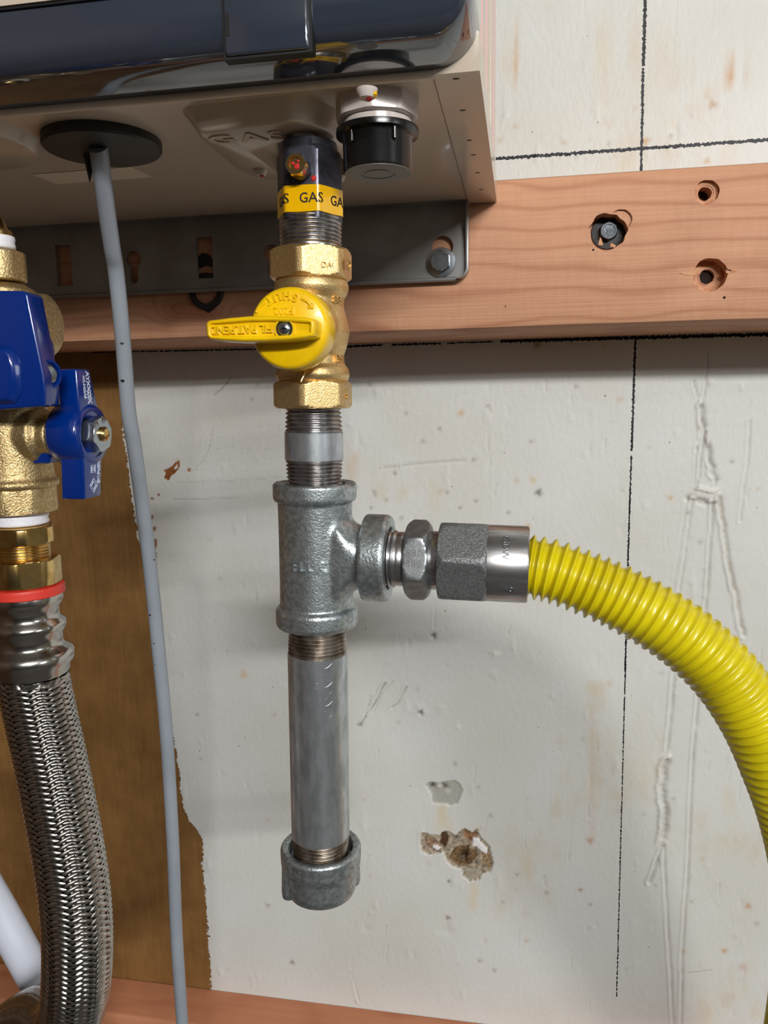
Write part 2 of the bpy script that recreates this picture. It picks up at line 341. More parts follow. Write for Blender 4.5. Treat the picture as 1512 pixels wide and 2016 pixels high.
    crack([(770, 1394), (782, 1386), (800, 1352)], .0008, .0008, (130, 105, 75)); crack([(690, 1905), (697, 1935), (706, 1972)], .0007, .0007, ts=.1)
    crack([(345, 950), (440, 948), (545, 940)], .0005, .0002, (150, 148, 145), 0, .3); crack([(340, 983), (400, 983), (470, 980)], .0006, .0002, (150, 146, 140), 0, .4)
    crack([(755, 921), (830, 912), (915, 906)], .0012, .0003, (150, 145, 138), 0, .35); crack([(1010, 840), (960, 960)], .0007, .0001, (190, 186, 178), 0, .2)
    crack([(418, 845), (412, 880), (402, 905), (382, 922)], .0004, .0002, (140, 130, 118), 0, .5); crack([(456, 741), (442, 760), (422, 777)], .0005, .0003, (110, 80, 64), 0, .7)
    crack([(278, 695), (294, 732)], .0005, .0001, (150, 110, 96), 0, .5); crack([(968, 640), (968, 1020)], .0006, -.0001, (210, 208, 200), 0, .1)
    crack([(1070, 1722), (1075, 1745)], .0006, .0003); crack([(1355, 1915), (1400, 1910)], .0005, .0003, ts=.5)
    # faint pencil notes rubbed into the paint
    for r in range(6):
        v = 838+r*22; u = 425+random.uniform(-6, 10)+(-60 if r > 3 else 0)
        while u < 552:
            l = random.uniform(5, 16); crack([(u, v+random.uniform(-3, 3)), (u+l*.5, v+random.uniform(-4, 4)), (u+l, v+random.uniform(-3, 3))], .00045, .00003, (140, 140, 138), 0, random.uniform(.08, .3)); u += l+random.uniform(2, 10)
    def blob(u, v, r, c, k=.7, dy=0, ax=1, az=1, wob=.25):
        x, z = PW(u, v); s = win(x, z, r*2.6*max(ax, az)); dx = (gx[s]-x)/ax; dz = (gz[s]-z)/az
        a = np.arctan2(dz, dx); rr = r*(1+wob*np.sin(3*a+u)+wob*.6*np.sin(5*a+v)); g = 1/(1+np.exp(np.clip((np.hypot(dx, dz)-rr)/(r*.22+.0003), -30, 30)))
        if c is not None: kk = (k*g)[..., None]; col[s] = col[s]*(1-kk)+np.array(srgb(*c)[:3])*kk
        Y[s] += dy*g
    def patch(poly, c, dy, k=1., var=.0):
        q = np.array([PW(*p) for p in poly]); x0, z0 = q.min(0); x1, z1 = q.max(0)
        i0, i1 = np.searchsorted(X, [x0-.002, x1+.002]); j0, j1 = np.searchsorted(Z+H0, [z0-.002, z1+.002]); s = (slice(i0, i1), slice(j0, j1))
        ins = np.zeros(gx[s].shape, bool); xx, zz = gx[s], gz[s]
        for a in range(len(q)):
            (ax, az), (bx, bz) = q[a], q[a-1]; c_ = ((az > zz) != (bz > zz)) & (xx < (bx-ax)*(zz-az)/(bz-az+1e-12)+ax); ins ^= c_
        nz_ = rng.normal(0, 1, ins.shape); nz_ = (nz_+np.roll(nz_, 1, 0)+np.roll(nz_, 1, 1)+np.roll(nz_, (1, 1), (0, 1)))/2
        kk = (k*ins)[..., None]; cc = np.array(srgb(*c)[:3])*(1+var*nz_[..., None]); col[s] = col[s]*(1-kk)+np.clip(cc, 0, 1)*kk
        Y[s] = np.where(ins, dy+nz_*var*.0012, Y[s])
    for u, v, r, c, dy in [(853, 1252, .0016, (60, 40, 30), .002), (828, 1403, .0016, (90, 60, 45), .002), (826, 1398, .004, None, -.0008), (975, 1288, .0022, (228, 226, 220), -.0008),
                           (881, 1808, .0014, (120, 70, 50), .001), (877, 1830, .005, None, .0008), (902, 1431, .0015, (232, 230, 226), -.0006), (868, 1395, .003, None, -.0005),
                           (575, 1895, .0016, (130, 112, 90), .0004), (883, 1736, .001, (70, 60, 50), .001), (1162, 1655, .0022, (190, 146, 118), 0), (1040, 1035, .0015, (214, 180, 130), 0),
                           (708, 1427, .0012, (60, 40, 25), .001), (930, 1660, .001, (60, 50, 40), 0), (1058, 678, .0024, (150, 110, 70), 0), (908, 812, .0018, (206, 174, 130), 0),
                           (1270, 278, .0022, (196, 150, 90), 0), (1437, 149, .0022, (196, 140, 70), 0), (1403, 206, .002, (170, 130, 80), 0), (1012, 166, .0018, (196, 150, 90), 0), (1024, 157, .0016, (180, 130, 80), 0),
                           (1016, 128, .0014, (200, 160, 110), 0), (1392, 317, .0016, (200, 160, 120), 0), (1473, 1784, .0018, (190, 150, 110), 0), (1426, 1872, .0016, (200, 150, 80), 0), (1143, 1752, .0012, (150, 110, 60), 0),
                           (1076, 96, .0014, (150, 130, 110), 0), (1152, 105, .0014, (130, 110, 100), .0004), (1090, 152, .001, (90, 80, 70), .0004), (1255, 132, .0014, (180, 150, 140), .0002), (1050, 945, .0022, (214, 196, 160), 0),
                           (1462, 1904, .0024, (206, 180, 170), 0), (480, 1328, .0026, (216, 186, 150), 0), (1060, 970, .002, (80, 70, 60), .0004), (1320, 980, .0014, (205, 170, 120), 0)]:
        blob(u, v, r, c, .85, dy)
    # paint flakes showing brown ply
    patch([(322, 944), (326, 932), (322, 925), (333, 922), (343, 912), (352, 906), (355, 912), (350, 926), (338, 936), (332, 945)], (140, 84, 44), .0005, 1, .12)
    patch([(343, 921), (348, 914), (350, 919), (345, 926)], (214, 210, 204), 0)
    patch([(368, 925), (373, 921), (376, 926), (371, 930)], (170, 120, 80), .0003)
    for u, v, a, b in [(300, 982, 3, 3), (312, 974, 3, 2), (299, 1020, 2, 5), (303, 1042, 4, 5), (305, 1072, 4, 10), (306, 1095, 2, 8), (244, 855, 0, 0)]:
        if a: patch([(u-a, v-b), (u+a*.5, v-b*1.1), (u+a, v), (u+a*.3, v+b), (u-a*.6, v+b*.7)], (140, 92, 56), .0004, .9, .1)
    for u, v in [(700, 960), (738, 975), (760, 985), (865, 845), (880, 970), (905, 1000), (730, 1000), (1045, 870), (960, 800), (1000, 1010), (1440, 910), (1355, 1010)]:
        blob(u, v, .0010, (120, 110, 100), .6, .0004)
    # grey filled recess and the torn pocket below it, with their glue runs
    for k in range(30): blob(872+random.uniform(-14, 14)*(.4+k/40), 1588+k*1.7, .0030, (216, 200, 160), .12)
    for k in range(26): blob(933+random.uniform(-5, 5), 1742+k*1.9, .0022, (218, 200, 160), .14)
    patch([(838, 1546), (846, 1540), (862, 1543), (878, 1539), (894, 1537), (905, 1544), (911, 1556), (906, 1568), (900, 1582), (886, 1586), (872, 1582), (852, 1582), (849, 1562)], (176, 176, 168), .0014)
    blob(851, 1547, .0017, (50, 40, 36), 1, .0015); blob(875, 1549, .0019, (70, 60, 56), .9, .001); blob(864, 1549, .0016, (214, 212, 208), .9, -.0012); blob(880, 1560, .002, (206, 206, 202), .8, -.0006)
    patch([(828, 1640), (836, 1640), (850, 1645), (866, 1646), (872, 1637), (884, 1638), (896, 1648), (908, 1634), (914, 1632), (930, 1640), (938, 1632), (944, 1646), (952, 1656), (964, 1668), (966, 1680), (971, 1700), (966, 1716),
           (948, 1722), (942, 1734), (924, 1736), (912, 1726), (908, 1712), (890, 1706), (880, 1696), (874, 1678), (848, 1684), (832, 1680), (827, 1660)], (162, 150, 132), .0022, 1, .22)
    patch([(836, 1648), (852, 1652), (862, 1662), (870, 1668), (852, 1676), (838, 1668)], (144, 118, 98), .0030, 1, .2); patch([(852, 1666), (868, 1670), (862, 1676), (850, 1672)], (226, 226, 230), .0012)
    patch([(868, 1642), (880, 1640), (882, 1658), (874, 1674), (866, 1664)], (84, 60, 42), .0034, 1, .15)
    patch([(914, 1636), (940, 1640), (938, 1650), (926, 1660), (912, 1650)], (140, 106, 78), .003, 1, .18)
    patch([(896, 1670), (920, 1668), (938, 1676), (936, 1694), (922, 1708), (898, 1708), (882, 1694)], (122, 98, 70), .0036, 1, .25); blob(914, 1688, .0032, (44, 26, 14), .8, .002)
    patch([(930, 1652), (940, 1650), (948, 1660), (958, 1670), (960, 1682), (950, 1680), (938, 1668), (930, 1664)], (242, 242, 246), .0004)
    patch([(948, 1682), (962, 1682), (968, 1698), (964, 1716), (950, 1700)], (150, 126, 96), .0026, 1, .25); patch([(912, 1712), (944, 1714), (940, 1732), (922, 1734)], (172, 164, 150), .0016, 1, .1)
    blob(896, 1650, .0014, (50, 44, 40), .9, .001)
    # drips and soft stains
    for k in range(40): blob(1172+random.uniform(-18, 18), 1370+random.uniform(-28, 28), .003, (206, 190, 160), .10)
    for k in range(70): blob(1166+random.uniform(-5, 5), 1400+k*3.6, .0018, (206, 178, 156), .12)
    for (u0, v0, u1, v1), n in [((990, 60, 1030, 160), 16), ((1060, 0, 1110, 90), 14), ((1380, 1900, 1512, 2016), 20), ((1100, 1450, 1240, 1600), 26), ((1180, 100, 1460, 340), 40), ((980, 1580, 1100, 1800), 34), ((1380, 1560, 1512, 1700), 12), ((690, 900, 860, 1000), 16), ((1240, 1400, 1300, 1560), 10)]:
        for k in range(n): blob(random.uniform(u0, u1), random.uniform(v0, v1), random.uniform(.002, .005), random.choice([(208, 194, 160), (212, 200, 176), (208, 188, 164)]), random.uniform(.08, .28), 0, 1, random.uniform(1, 3))
    for k in range(520):
        u, v = random.uniform(300, 1512), random.uniform(0, 2000); q = random.random()
        if q < .15: blob(u, v, random.uniform(.0010, .0014), (120, 108, 98), random.uniform(.2, .6), .0003)
        elif q < .3: blob(u, v, random.uniform(.0011, .0018), random.choice([(200, 168, 120), (190, 156, 116)]), random.uniform(.2, .5))
        else: blob(u, v, random.uniform(.0008, .0022), None, 1, random.uniform(-.0006, .0005), 1, random.uniform(1, 3))
    for k in range(46):
        u, v = random.uniform(620, 1500), random.uniform(740, 2000); crack([(u, v), (u+random.uniform(-6, 2), v+random.uniform(12, 40))], .0006, random.uniform(.0002, .0004), ts=.15)
    # signed distance (in x) from the paint's edge; negative = bare ply on the left
    e = np.array([PW(*p) for p in [(232, 560), (236, 690), (238, 800), (243, 850), (262, 1000), (290, 1150), (318, 1300), (335, 1400), (341, 1455), (349, 1490), (354, 1540), (360, 1590), (374, 1618), (392, 1640), (400, 1662), (398, 1700), (404, 1760), (410, 1850), (416, 1950), (420, 2016), (425, 2200)]])
    o_ = np.argsort(e[:, 1]); ex = np.interp(gz, e[o_, 1], e[o_, 0]); bare = gx-ex; bare = np.where(gz > PW(232, 620)[1], 0.05, bare)
    Y[(bare < 0)] = np.maximum(Y[(bare < 0)], 0)*0+.0004
    n = nx*nz; V = np.stack([gx, Y, gz], -1).reshape(-1, 3)
    idx = np.arange(n).reshape(nx, nz); f = np.stack([idx[:-1, :-1], idx[1:, :-1], idx[1:, 1:], idx[:-1, 1:]], -1).reshape(-1, 4)
    # closed thickness behind the face
    me = bpy.data.meshes.new('wall_back'); nb = 4
    bk = np.array([(X[0], .018, Z[0]+H0), (X[-1], .018, Z[0]+H0), (X[-1], .018, Z[-1]+H0), (X[0], .018, Z[-1]+H0)])
    V = np.vstack([V, bk]); extra = [[n+3, n+2, n+1, n]]
    me.vertices.add(len(V)); me.vertices.foreach_set('co', V.astype(np.float32).ravel())
    me.loops.add(len(f)*4+4); me.loops.foreach_set('vertex_index', np.r_[f.ravel(), np.array(extra).ravel()].astype(np.int32))
    me.polygons.add(len(f)+1); me.polygons.foreach_set('loop_start', (np.arange(len(f)+1)*4).astype(np.int32))
    me.update(calc_edges=True); me.polygons.foreach_set('use_smooth', [True]*len(me.polygons))
    a = me.attributes.new('stain', 'FLOAT_COLOR', 'POINT'); c4 = np.ones((len(V), 4), np.float32); c4[:n, :3] = col.reshape(-1, 3); a.data.foreach_set('color', c4.ravel())
    a = me.attributes.new('bare', 'FLOAT', 'POINT'); b_ = np.ones(len(V), np.float32); b_[:n] = bare.reshape(-1); a.data.foreach_set('value', b_)
    o = bpy.data.objects.new('wall_back', me); C.objects.link(o); o['kind'] = 'structure'
    # material
    m = bpy.data.materials.new('painted_plywood'); m.use_nodes = True; t = m.node_tree; N = t.nodes.new; L = t.links.new; b = t.nodes['Principled BSDF']
    def mth(op, a, bb=0, c=None):
        q = N('ShaderNodeMath'); q.operation = op
        for i, x in enumerate((a, bb, c)):
            if x is None: continue
            if isinstance(x, (int, float)): q.inputs[i].default_value = x
            else: L(x, q.inputs[i])
        return q.outputs[0]
    co = N('ShaderNodeTexCoord'); sp = N('ShaderNodeSeparateXYZ'); L(co.outputs['Object'], sp.inputs[0])
    def noise(sc, det, stretch=(1, 1, 1)):
        mp = N('ShaderNodeMapping'); mp.inputs['Scale'].default_value = stretch; L(co.outputs['Object'], mp.inputs[0])
        n_ = N('ShaderNodeTexNoise'); n_.inputs['Scale'].default_value = sc; n_.inputs['Detail'].default_value = det; L(mp.outputs[0], n_.inputs[0]); return n_.outputs[0]
    at = N('ShaderNodeAttribute'); at.attribute_name = 'stain'; ab = N('ShaderNodeAttribute'); ab.attribute_name = 'bare'
    # paint tint variation
    v1 = noise(9, 4); mx = N('ShaderNodeMix'); mx.data_type = 'RGBA'; mx.blend_type = 'MULTIPLY'; L(at.outputs['Color'], mx.inputs[6])
    cr = N('ShaderNodeValToRGB'); cr.color_ramp.elements[0].position = .35; cr.color_ramp.elements[0].color = (.93, .90, .85, 1); cr.color_ramp.elements[1].position = .6; cr.color_ramp.elements[1].color = (1, 1, 1, 1)
    L(v1, cr.inputs[0]); L(cr.outputs[0], mx.inputs[7]); mx.inputs[0].default_value = .8
    # bare plywood
    g1 = noise(1, 5, (260, 1, 26)); g2 = noise(14, 4); g3 = noise(55, 3)
    cb = N('ShaderNodeValToRGB'); e0, e1 = cb.color_ramp.elements; e0.position = .3; e0.color = srgb(104, 72, 36); e1.position = .72; e1.color = srgb(150, 112, 66)
    L(mth('ADD', mth('MULTIPLY', g1, .28), mth('ADD', mth('MULTIPLY', g2, .45), mth('MULTIPLY', g3, .3))), cb.inputs[0])
    ed = mth('ADD', ab.outputs['Fac'], mth('ADD', mth('MULTIPLY', mth('SUBTRACT', noise(420, 5), .5), .0075), mth('MULTIPLY', mth('SUBTRACT', noise(110, 3), .5), .008))); msk = mth('GREATER_THAN', ed, 0)
    mb = N('ShaderNodeMix'); mb.data_type = 'RGBA'; L(msk, mb.inputs[0]); L(cb.outputs[0], mb.inputs[6]); L(mx.outputs[2], mb.inputs[7])
    vo = N('ShaderNodeTexVoronoi'); vo.inputs['Scale'].default_value = 70; L(co.outputs['Object'], vo.inputs[0])
    spk = mth('MULTIPLY', mth('LESS_THAN', mth('ADD', vo.outputs['Distance'], mth('MULTIPLY', noise(900, 2), .05)), mth('MULTIPLY', noise(6, 2), .13)), mth('GREATER_THAN', noise(35, 2), .5))
    ms = N('ShaderNodeMix'); ms.data_type = 'RGBA'; L(mth('MULTIPLY', spk, .65), ms.inputs[0]); L(mb.outputs[2], ms.inputs[6]); ms.inputs[7].default_value = srgb(130, 112, 92)
    # felt pen layout lines
    prev = ms.outputs[2]; jn = noise(500, 3); jn2 = noise(90, 2)
    def pen(p0, p1, wd, gap=.40, c=(6, 5, 20)):
        nonlocal prev
        x0, z0 = PW(*p0); x1, z1 = PW(*p1); dx, dz = x1-x0, z1-z0; Ln = math.hypot(dx, dz)
        d = mth('ABSOLUTE', mth('ADD', mth('MULTIPLY', mth('SUBTRACT', sp.outputs[0], x0), dz/Ln), mth('MULTIPLY', mth('SUBTRACT', sp.outputs[2], z0), -dx/Ln)))
        s_ = mth('ADD', mth('MULTIPLY', mth('SUBTRACT', sp.outputs[0], x0), dx/Ln), mth('MULTIPLY', mth('SUBTRACT', sp.outputs[2], z0), dz/Ln))
        on = mth('LESS_THAN', d, mth('ADD', mth('MULTIPLY', mth('SUBTRACT', jn, gap), wd*3.2), wd*.5))
        on = mth('MULTIPLY', on, mth('MULTIPLY', mth('GREATER_THAN', s_, 0), mth('LESS_THAN', s_, Ln)))
        q = N('ShaderNodeMix'); q.data_type = 'RGBA'; L(mth('MULTIPLY', on, 1.0), q.inputs[0]); L(prev, q.inputs[6]); q.inputs[7].default_value = srgb(*c); prev = q.outputs[2]
    pen((1272, -60), (1266.5, 130), .0011, .36); pen((1266, 134), (1262, 352), .0010, .38)
    pen((1251, 660), (1243.5, 888), .0009, .38); pen((1243, 897), (1236, 1110), .0008, .42); pen((1236, 1110), (1230.5, 1340), .0009, .44); pen((1230.5, 1340), (1214, 1962), .00065, .47)
    pen((976, 312.5), (1800, 255), .0011, .34)
    pen((180, 694), (560, 686.5), .0007, .42); pen((600, 686.5), (754, 679), .0010, .42); pen((771, 679), (868, 676), .0011, .46); pen((880, 676), (970, 672.5), .0008, .46); pen((985, 671.5), (1800, 651), .0013, .36)
    L(prev, b.inputs['Base Color']); b.inputs['Roughness'].default_value = .48; b.inputs['Specular IOR Level'].default_value = .35
    bh = mth('ADD', mth('MULTIPLY', noise(260, 4, (1, 1, .6)), .7), mth('ADD', mth('MULTIPLY', noise(900, 2), .25), mth('MULTIPLY', msk, .5)))
    bp = N('ShaderNodeBump'); bp.inputs['Strength'].default_value = .6; bp.inputs['Distance'].default_value = .0008; L(bh, bp.inputs['Height']); L(bp.outputs[0], b.inputs['Normal'])
    me.materials.append(m); return o
build_wall()
def shell(name, b, m):
    o = mk(name, box(*b), m, smooth=False); o['kind'] = 'structure'; return o
ROOM = dict(floor=mat('concrete', srgb(84, 80, 76), 0, .8, srgb(70, 66, 62), 4), ceiling=mat('plasterboard', srgb(150, 146, 140), 0, .9),
            left=mat('bare_plywood', srgb(82, 58, 36), 0, .7, srgb(66, 46, 28), 6, stretch=(1, 1, .1)), right=mat('painted_wall', srgb(150, 148, 142), 0, .8), front=mat('grey_wall', srgb(78, 78, 82), 0, .8))
shell('floor', (-1.1, 2.6, -3.2, .018, -.05, 0), ROOM['floor']); shell('ceiling', (-1.1, 2.6, -3.2, .018, 2.5, 2.55), ROOM['ceiling'])
shell('wall_left', (-1.15, -1.1, -3.2, .018, 0, 2.5), ROOM['left']); shell('wall_right', (2.6, 2.65, -3.2, .018, 0, 2.5), ROOM['right']); shell('wall_front', (-1.1, 2.6, -3.25, -3.2, 0, 2.5), ROOM['front'])

# ------------------------------------------------------------------ upper 2x board with its bored holes
BD = 0.493; yb = -WD+BD
def board(name, x0, x1, y0, y1, z0, z1, m, ch, label, slope=0.0):
    nseg = 40; xs = np.linspace(x0, x1, nseg); rings = []
    c = ch; prof = [(y1, z0), (y0+c, z0), (y0+c*.35, z0+c*.3), (y0, z0+c), (y0, z1-c), (y0+c*.35, z1-c*.3), (y0+c, z1), (y1, z1)]
    for i, x in enumerate(xs):
        w_ = random.uniform(-.0003, .0003)
        rings.append(np.array([(x, y+(w_ if 1 < k < 6 else 0)*0, z+(w_ if k in (1, 2, 3) else 0)+slope*(x-x0)) for k, (y, z) in enumerate(prof)]))
    o = mk(name, loft(rings), m, ang=30); return tag(o, label, 'board')
zt = P(1000, 349, BD)[2]; zl = P(1000, 647, BD)[2]
ub = board('mounting_board', -.9, .75, yb, -.0005, zl, zt, MT['fir'], .005, 'thick pinkish fir board with bored holes, high on the wall behind the grey bracket')
def bore(u, v, r, depth, D=BD, pert=0.0):
    c = P(u, v, D); th = np.arange(40)*2*PI/40; rr = r*(1+pert*(np.sin(3*th+1)+.7*np.sin(7*th)+.5*np.cos(11*th)))
    a = np.stack([c[0]+rr*np.cos(th), np.full(40, c[1]-.01), c[2]+rr*np.sin(th)], 1); b = a.copy(); b[:, 1] = c[1]+depth; return prism(a, b), c
holes = [(1392, 378, .0068, .003, 0.02), (1390, 379, .0038, .05, .03), (1398, 541, .0096, .010, .02), (1399, 540, .0042, .06, .03), (1197, 456, .0108, .013, .05), (1223, 433, .0062, .0018, .02)]
for u, v, r, d, p in holes: cut(ub, bore(u, v, r, d, pert=p)[0])
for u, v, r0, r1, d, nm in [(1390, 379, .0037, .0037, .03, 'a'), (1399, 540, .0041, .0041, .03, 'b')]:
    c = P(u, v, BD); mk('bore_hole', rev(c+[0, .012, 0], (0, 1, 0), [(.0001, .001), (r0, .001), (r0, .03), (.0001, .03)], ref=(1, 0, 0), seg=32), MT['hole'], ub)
# pale counterbore rims
for u, v, r0, r1, d in [(1392, 378, .0042, .0068, .0028), (1398, 541, .0046, .0096, .0098)]:
    c = P(u, v, BD); mk('counterbore', rev(c+[0, d-.0003, 0], (0, 1, 0), [(r1*.98, 0), (r1*.98, .0002), (r0, .0007), (r0, 0)], ref=(1, 0, 0), seg=40, cap=False), MT['bored'], ub)
# splits beside the lower hole and slivers by the lag bolt
def sliver(pts, D, dy, m, nm, par):
    lo = np.array([P(u, v, D)+[0, dy, 0] for u, v in pts]); hi = lo.copy(); hi[:, 1] += .0006; mk(nm, prism(lo, hi), m, par, smooth=False)
sliver([(1337, 539), (1350, 536), (1370, 536), (1372, 541), (1355, 542)], BD, -.0003, MT['bored'], 'splinter', ub)
sliver([(1428, 531), (1440, 531), (1453, 534), (1440, 538), (1430, 538)], BD, -.0002, MT['bored'], 'splinter', ub)
sliver([(1428, 529), (1440, 532), (1438, 533.5), (1429, 531)], BD, -.0004, MT['hole'], 'splinter', ub)
sliver([(1178, 482), (1181, 467), (1184, 470), (1188, 484)], BD-.0002, -.0004, MT['bored'], 'splinter', ub)
sliver([(1201, 486), (1203, 478), (1206, 480), (1213, 484), (1210, 488)], BD-.0002, -.0004, MT['bored'], 'splinter', ub)
# nails / small knots
for u, v, r in [(1168, 492, .0009), (1426, 586, .0011), (995, 603, .0006)]:
    c = P(u, v, BD); mk('knot', rev(c+[0, -.0001, 0], (0, 1, 0), [(r*.5, 0), (r, .0002), (r, .002)], ref=(1, 0, 0), seg=14), MT['hole'], ub)
# black ring round the bore behind the bracket
c = P(407, 574, BD); mk('black_ring', rev(c+[0, -.0022, 0], (0, 1, 0), [(.0078, .003), (.0078, .0004), (.0082, 0), (.0112, 0), (.0118, .0006), (.0118, .003)], ref=(1, 0, 0), seg=48, cap=False), MT['blackrub'], ub)
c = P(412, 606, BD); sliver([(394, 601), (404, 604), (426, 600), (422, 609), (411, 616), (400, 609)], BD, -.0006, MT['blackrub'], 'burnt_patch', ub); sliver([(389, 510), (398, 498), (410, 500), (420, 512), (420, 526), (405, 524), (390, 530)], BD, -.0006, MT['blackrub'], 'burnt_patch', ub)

def hexhead(root, c, rw, af, hh, mw, mh, wn='washer', hn='hex_head', mark=None):
    mk(wn, rev(c, (0, -1, 0), [(.001, 0), (rw*.98, 0), (rw, .0004), (rw*.97, .0011), (rw*.6, .0014)], ref=(0, 0, 1), seg=48), mw, root)
    o = mk(hn, rev(c, (0, -1, 0), [(af*.56, .0012)]+[(af*.6, .0013), (af*.6, hh*.75), (af*.55, hh*.9), (af*.48, hh), (af*.40, hh), (af*.37, hh-.0005), (.0005, hh-.0005)], ref=(0, 0, 1), seg=72, poly=(af, 6, PI/6, None)), mh, root, ang=28)
    if mark: mk('head_mark', text(mark, af*.33, c+[0, -(hh-.0005), 0], (1, 0, 0), (0, 0, 1), .0002), mh, o)
t = thing('lag_bolt', 'dark recessed lag bolt with black washer in the ragged board hole', 'bolt', P(1197, 457, BD)+[0, .010, 0])
hexhead(t, P(1197, 457, BD+.0115)+[0, .0012, 0], .0100, .0096, .006, MT['blackrub'], MT['dkbolt'], mark='37')

# lower ledger board
t0 = P(600, 1971, WD); yl = -.040
tl = board('ledger_board', -.9, .75, yl, -.0005, P(600, 1971, WD)[2]-.089, P(600, 1971, WD)[2], MT['fir2'], .003, 'reddish fir board along the bottom of the wall, seen from above')

# ------------------------------------------------------------------ wall bracket of the heater
KD = .489; ky = -WD+KD
t = thing('wall_bracket', 'grey steel hanging bracket with slots and keyholes under the heater', 'bracket', P(700, 490, KD))
zb0 = P(800, 556, KD)[2]; zt0 = P(800, 402, KD)[2]; xr = P(918, 480, KD)[0]; dzdx = 0.0
cr_ = .006; th = np.linspace(0, PI/2, 7)
out = [(-.62, zt0), (-.62, zb0)]+[(xr-cr_+cr_*math.sin(a), zb0+cr_-cr_*math.cos(a)) for a in th]+[(xr, zt0)]
lo = np.array([(x, ky, z) for x, z in out]); hi = lo+[0, .002, 0]
pl = mk('plate', prism(lo, hi), MT['bracket'], t, smooth=False)
def flat(pts, D): return np.array([P(u, v, D) for u, v in pts])
def slot(pts):
    a = flat(pts, KD)-[0, .005, 0]; b = a+[0, .012, 0]; cut(pl, prism(a, b))
def keyhole(u, v0, r, v1, w_):
    c = P(u, v0, KD); c2 = P(u+2, v1, KD); pts = []
    for a in np.linspace(-60, 240, 22): pts.append((c[0]+r*math.cos(math.radians(a)), c[2]+r*math.sin(math.radians(a))))
    for a in np.linspace(180, 360, 10): pts.append((c2[0]+w_*math.cos(math.radians(a)), c2[2]+w_+w_*math.sin(math.radians(a))))
    a = np.array([(x, ky-.005, z) for x, z in pts]); cut(pl, prism(a, a+[0, .012, 0]))
slot([(108, 483), (137, 482), (144, 562), (114, 563)]); slot([(386, 468), (417, 466), (420, 547), (390, 549)])
keyhole(263, 510, .0053, 558, .0030); keyhole(534, 498, .0053, 545, .0030); keyhole(871, 486, .0066, 545, .0034)
# small dimples, rolled rims
mk('bottom_rim', tube(np.array([(-.62, ky-.001, zb0+.0006), (xr-cr_, ky-.001, zb0+.0006)]), .0014, 12), MT['bracket'], t)
rim = [(xr-cr_, zb0+.0006)]+[(xr-cr_+cr_*math.sin(a), zb0+.0006+cr_-cr_*math.cos(a)) for a in th[1:]]+[(xr, zt0)]
g = G(); A = np.array([(x, ky-.0055, z) for x, z in rim]); B_ = np.array([(x, ky+.0015, z) for x, z in rim])
A2 = A+[.0016, 0, 0]; B2 = B_+[.0016, 0, 0]; n = len(rim)
g.add(*loft([np.array([A[i], B_[i], B2[i], A2[i]]) for i in range(n)])); sd = mk('side_flange', g, MT['bracket'], t); bevel(sd, .0005, 2)
mk('top_flange', box(-.62, xr, ky-.007, ky+.002, zt0-.001, zt0+.0006), MT['bracket'], t, smooth=False)
t = thing('bracket_bolt', 'shiny zinc plated hex bolt fixing the right end of the grey bracket', 'bolt', P(869, 517, KD))
hexhead(t, P(868, 517, KD)+[0, -.0002, 0], .0090, .0112, .0072, MT['plated'], MT['plated'], mark='GHF')

# ------------------------------------------------------------------ water heater
ZB = .1183; YB = -WD+.480; YF = -WD+.304; XR = -.0165; XS = -.0335; XL = -.70
hz = H0+ZB; HT = H0+.62
heater = thing('water_heater', 'beige tankless water heater with dark glossy lower cover, hung above the pipes', 'water heater', (-.3, -.28, hz))
# body casing above the pan
bd = mk('casing', box(XL, XR-.0004, YF-.002, YB, hz+.0006, HT), MT['beige'], heater, smooth=False)
pan = mk('bottom_pan', box(XL, XS, YF, YB+.004, hz-.0008, hz+.0006), MT['beige'], heater, smooth=False)
side = mk('side_rail', box(XS+.0003, XR+.0003, YF-.004, -WD+.4915, hz-.0012, hz+.012), MT['beige'], heater, smooth=False)
mk('pan_seam', box(XL, XS, YB+.004, YB+.0046, hz-.001, hz-.0002), MT['seam'], heater, smooth=False)
mk('pan_seam', box(XS, XS+.0003, YF, YB+.004, hz-.0011, hz-.0006), MT['seam'], heater, smooth=False)
mk('rear_lip', box(XL, XR-.004, YB+.0046, ky-.003, hz-.0005, hz+.002), MT['beige'], heater, smooth=False)
mk('front_lip', tube(np.array([(XL, YF-.0024, hz-.0003), (P(862, 160, .304)[0], YF-.0024, hz-.0003)]), .0017, 12), MT['label'], heater)
for u, v, l in [(898, 155, 8), (911, 217, 7), (924, 276, 5.5), (932, 305, 5), (940, 340, 4.5), (947, 373, 4)]:
    c = Q(u, v, ZB-.0012); th = np.linspace(0, 2*PI, 14, endpoint=False)
    a = np.array([(c[0]+.0013*math.cos(q), c[1]+.0007*math.sin(q), c[2]-.0001) for q in th]); mk('vent_slot', prism(a, a+[0, 0, .0004]), MT['seam'], heater, smooth=False)
# right side wall folds and pink film edges
for k, (y0, y1, m_) in enumerate([(-.262, -.2595, 'pink'), (-.222, -.2205, 'pink'), (-.180, -.179, 'beige'), (-.135, -.134, 'pink')]):
    mk('side_strip', box(XR-.0006, XR+.0002, y0, y1, hz+.012, HT), MT[m_], heater, smooth=False)
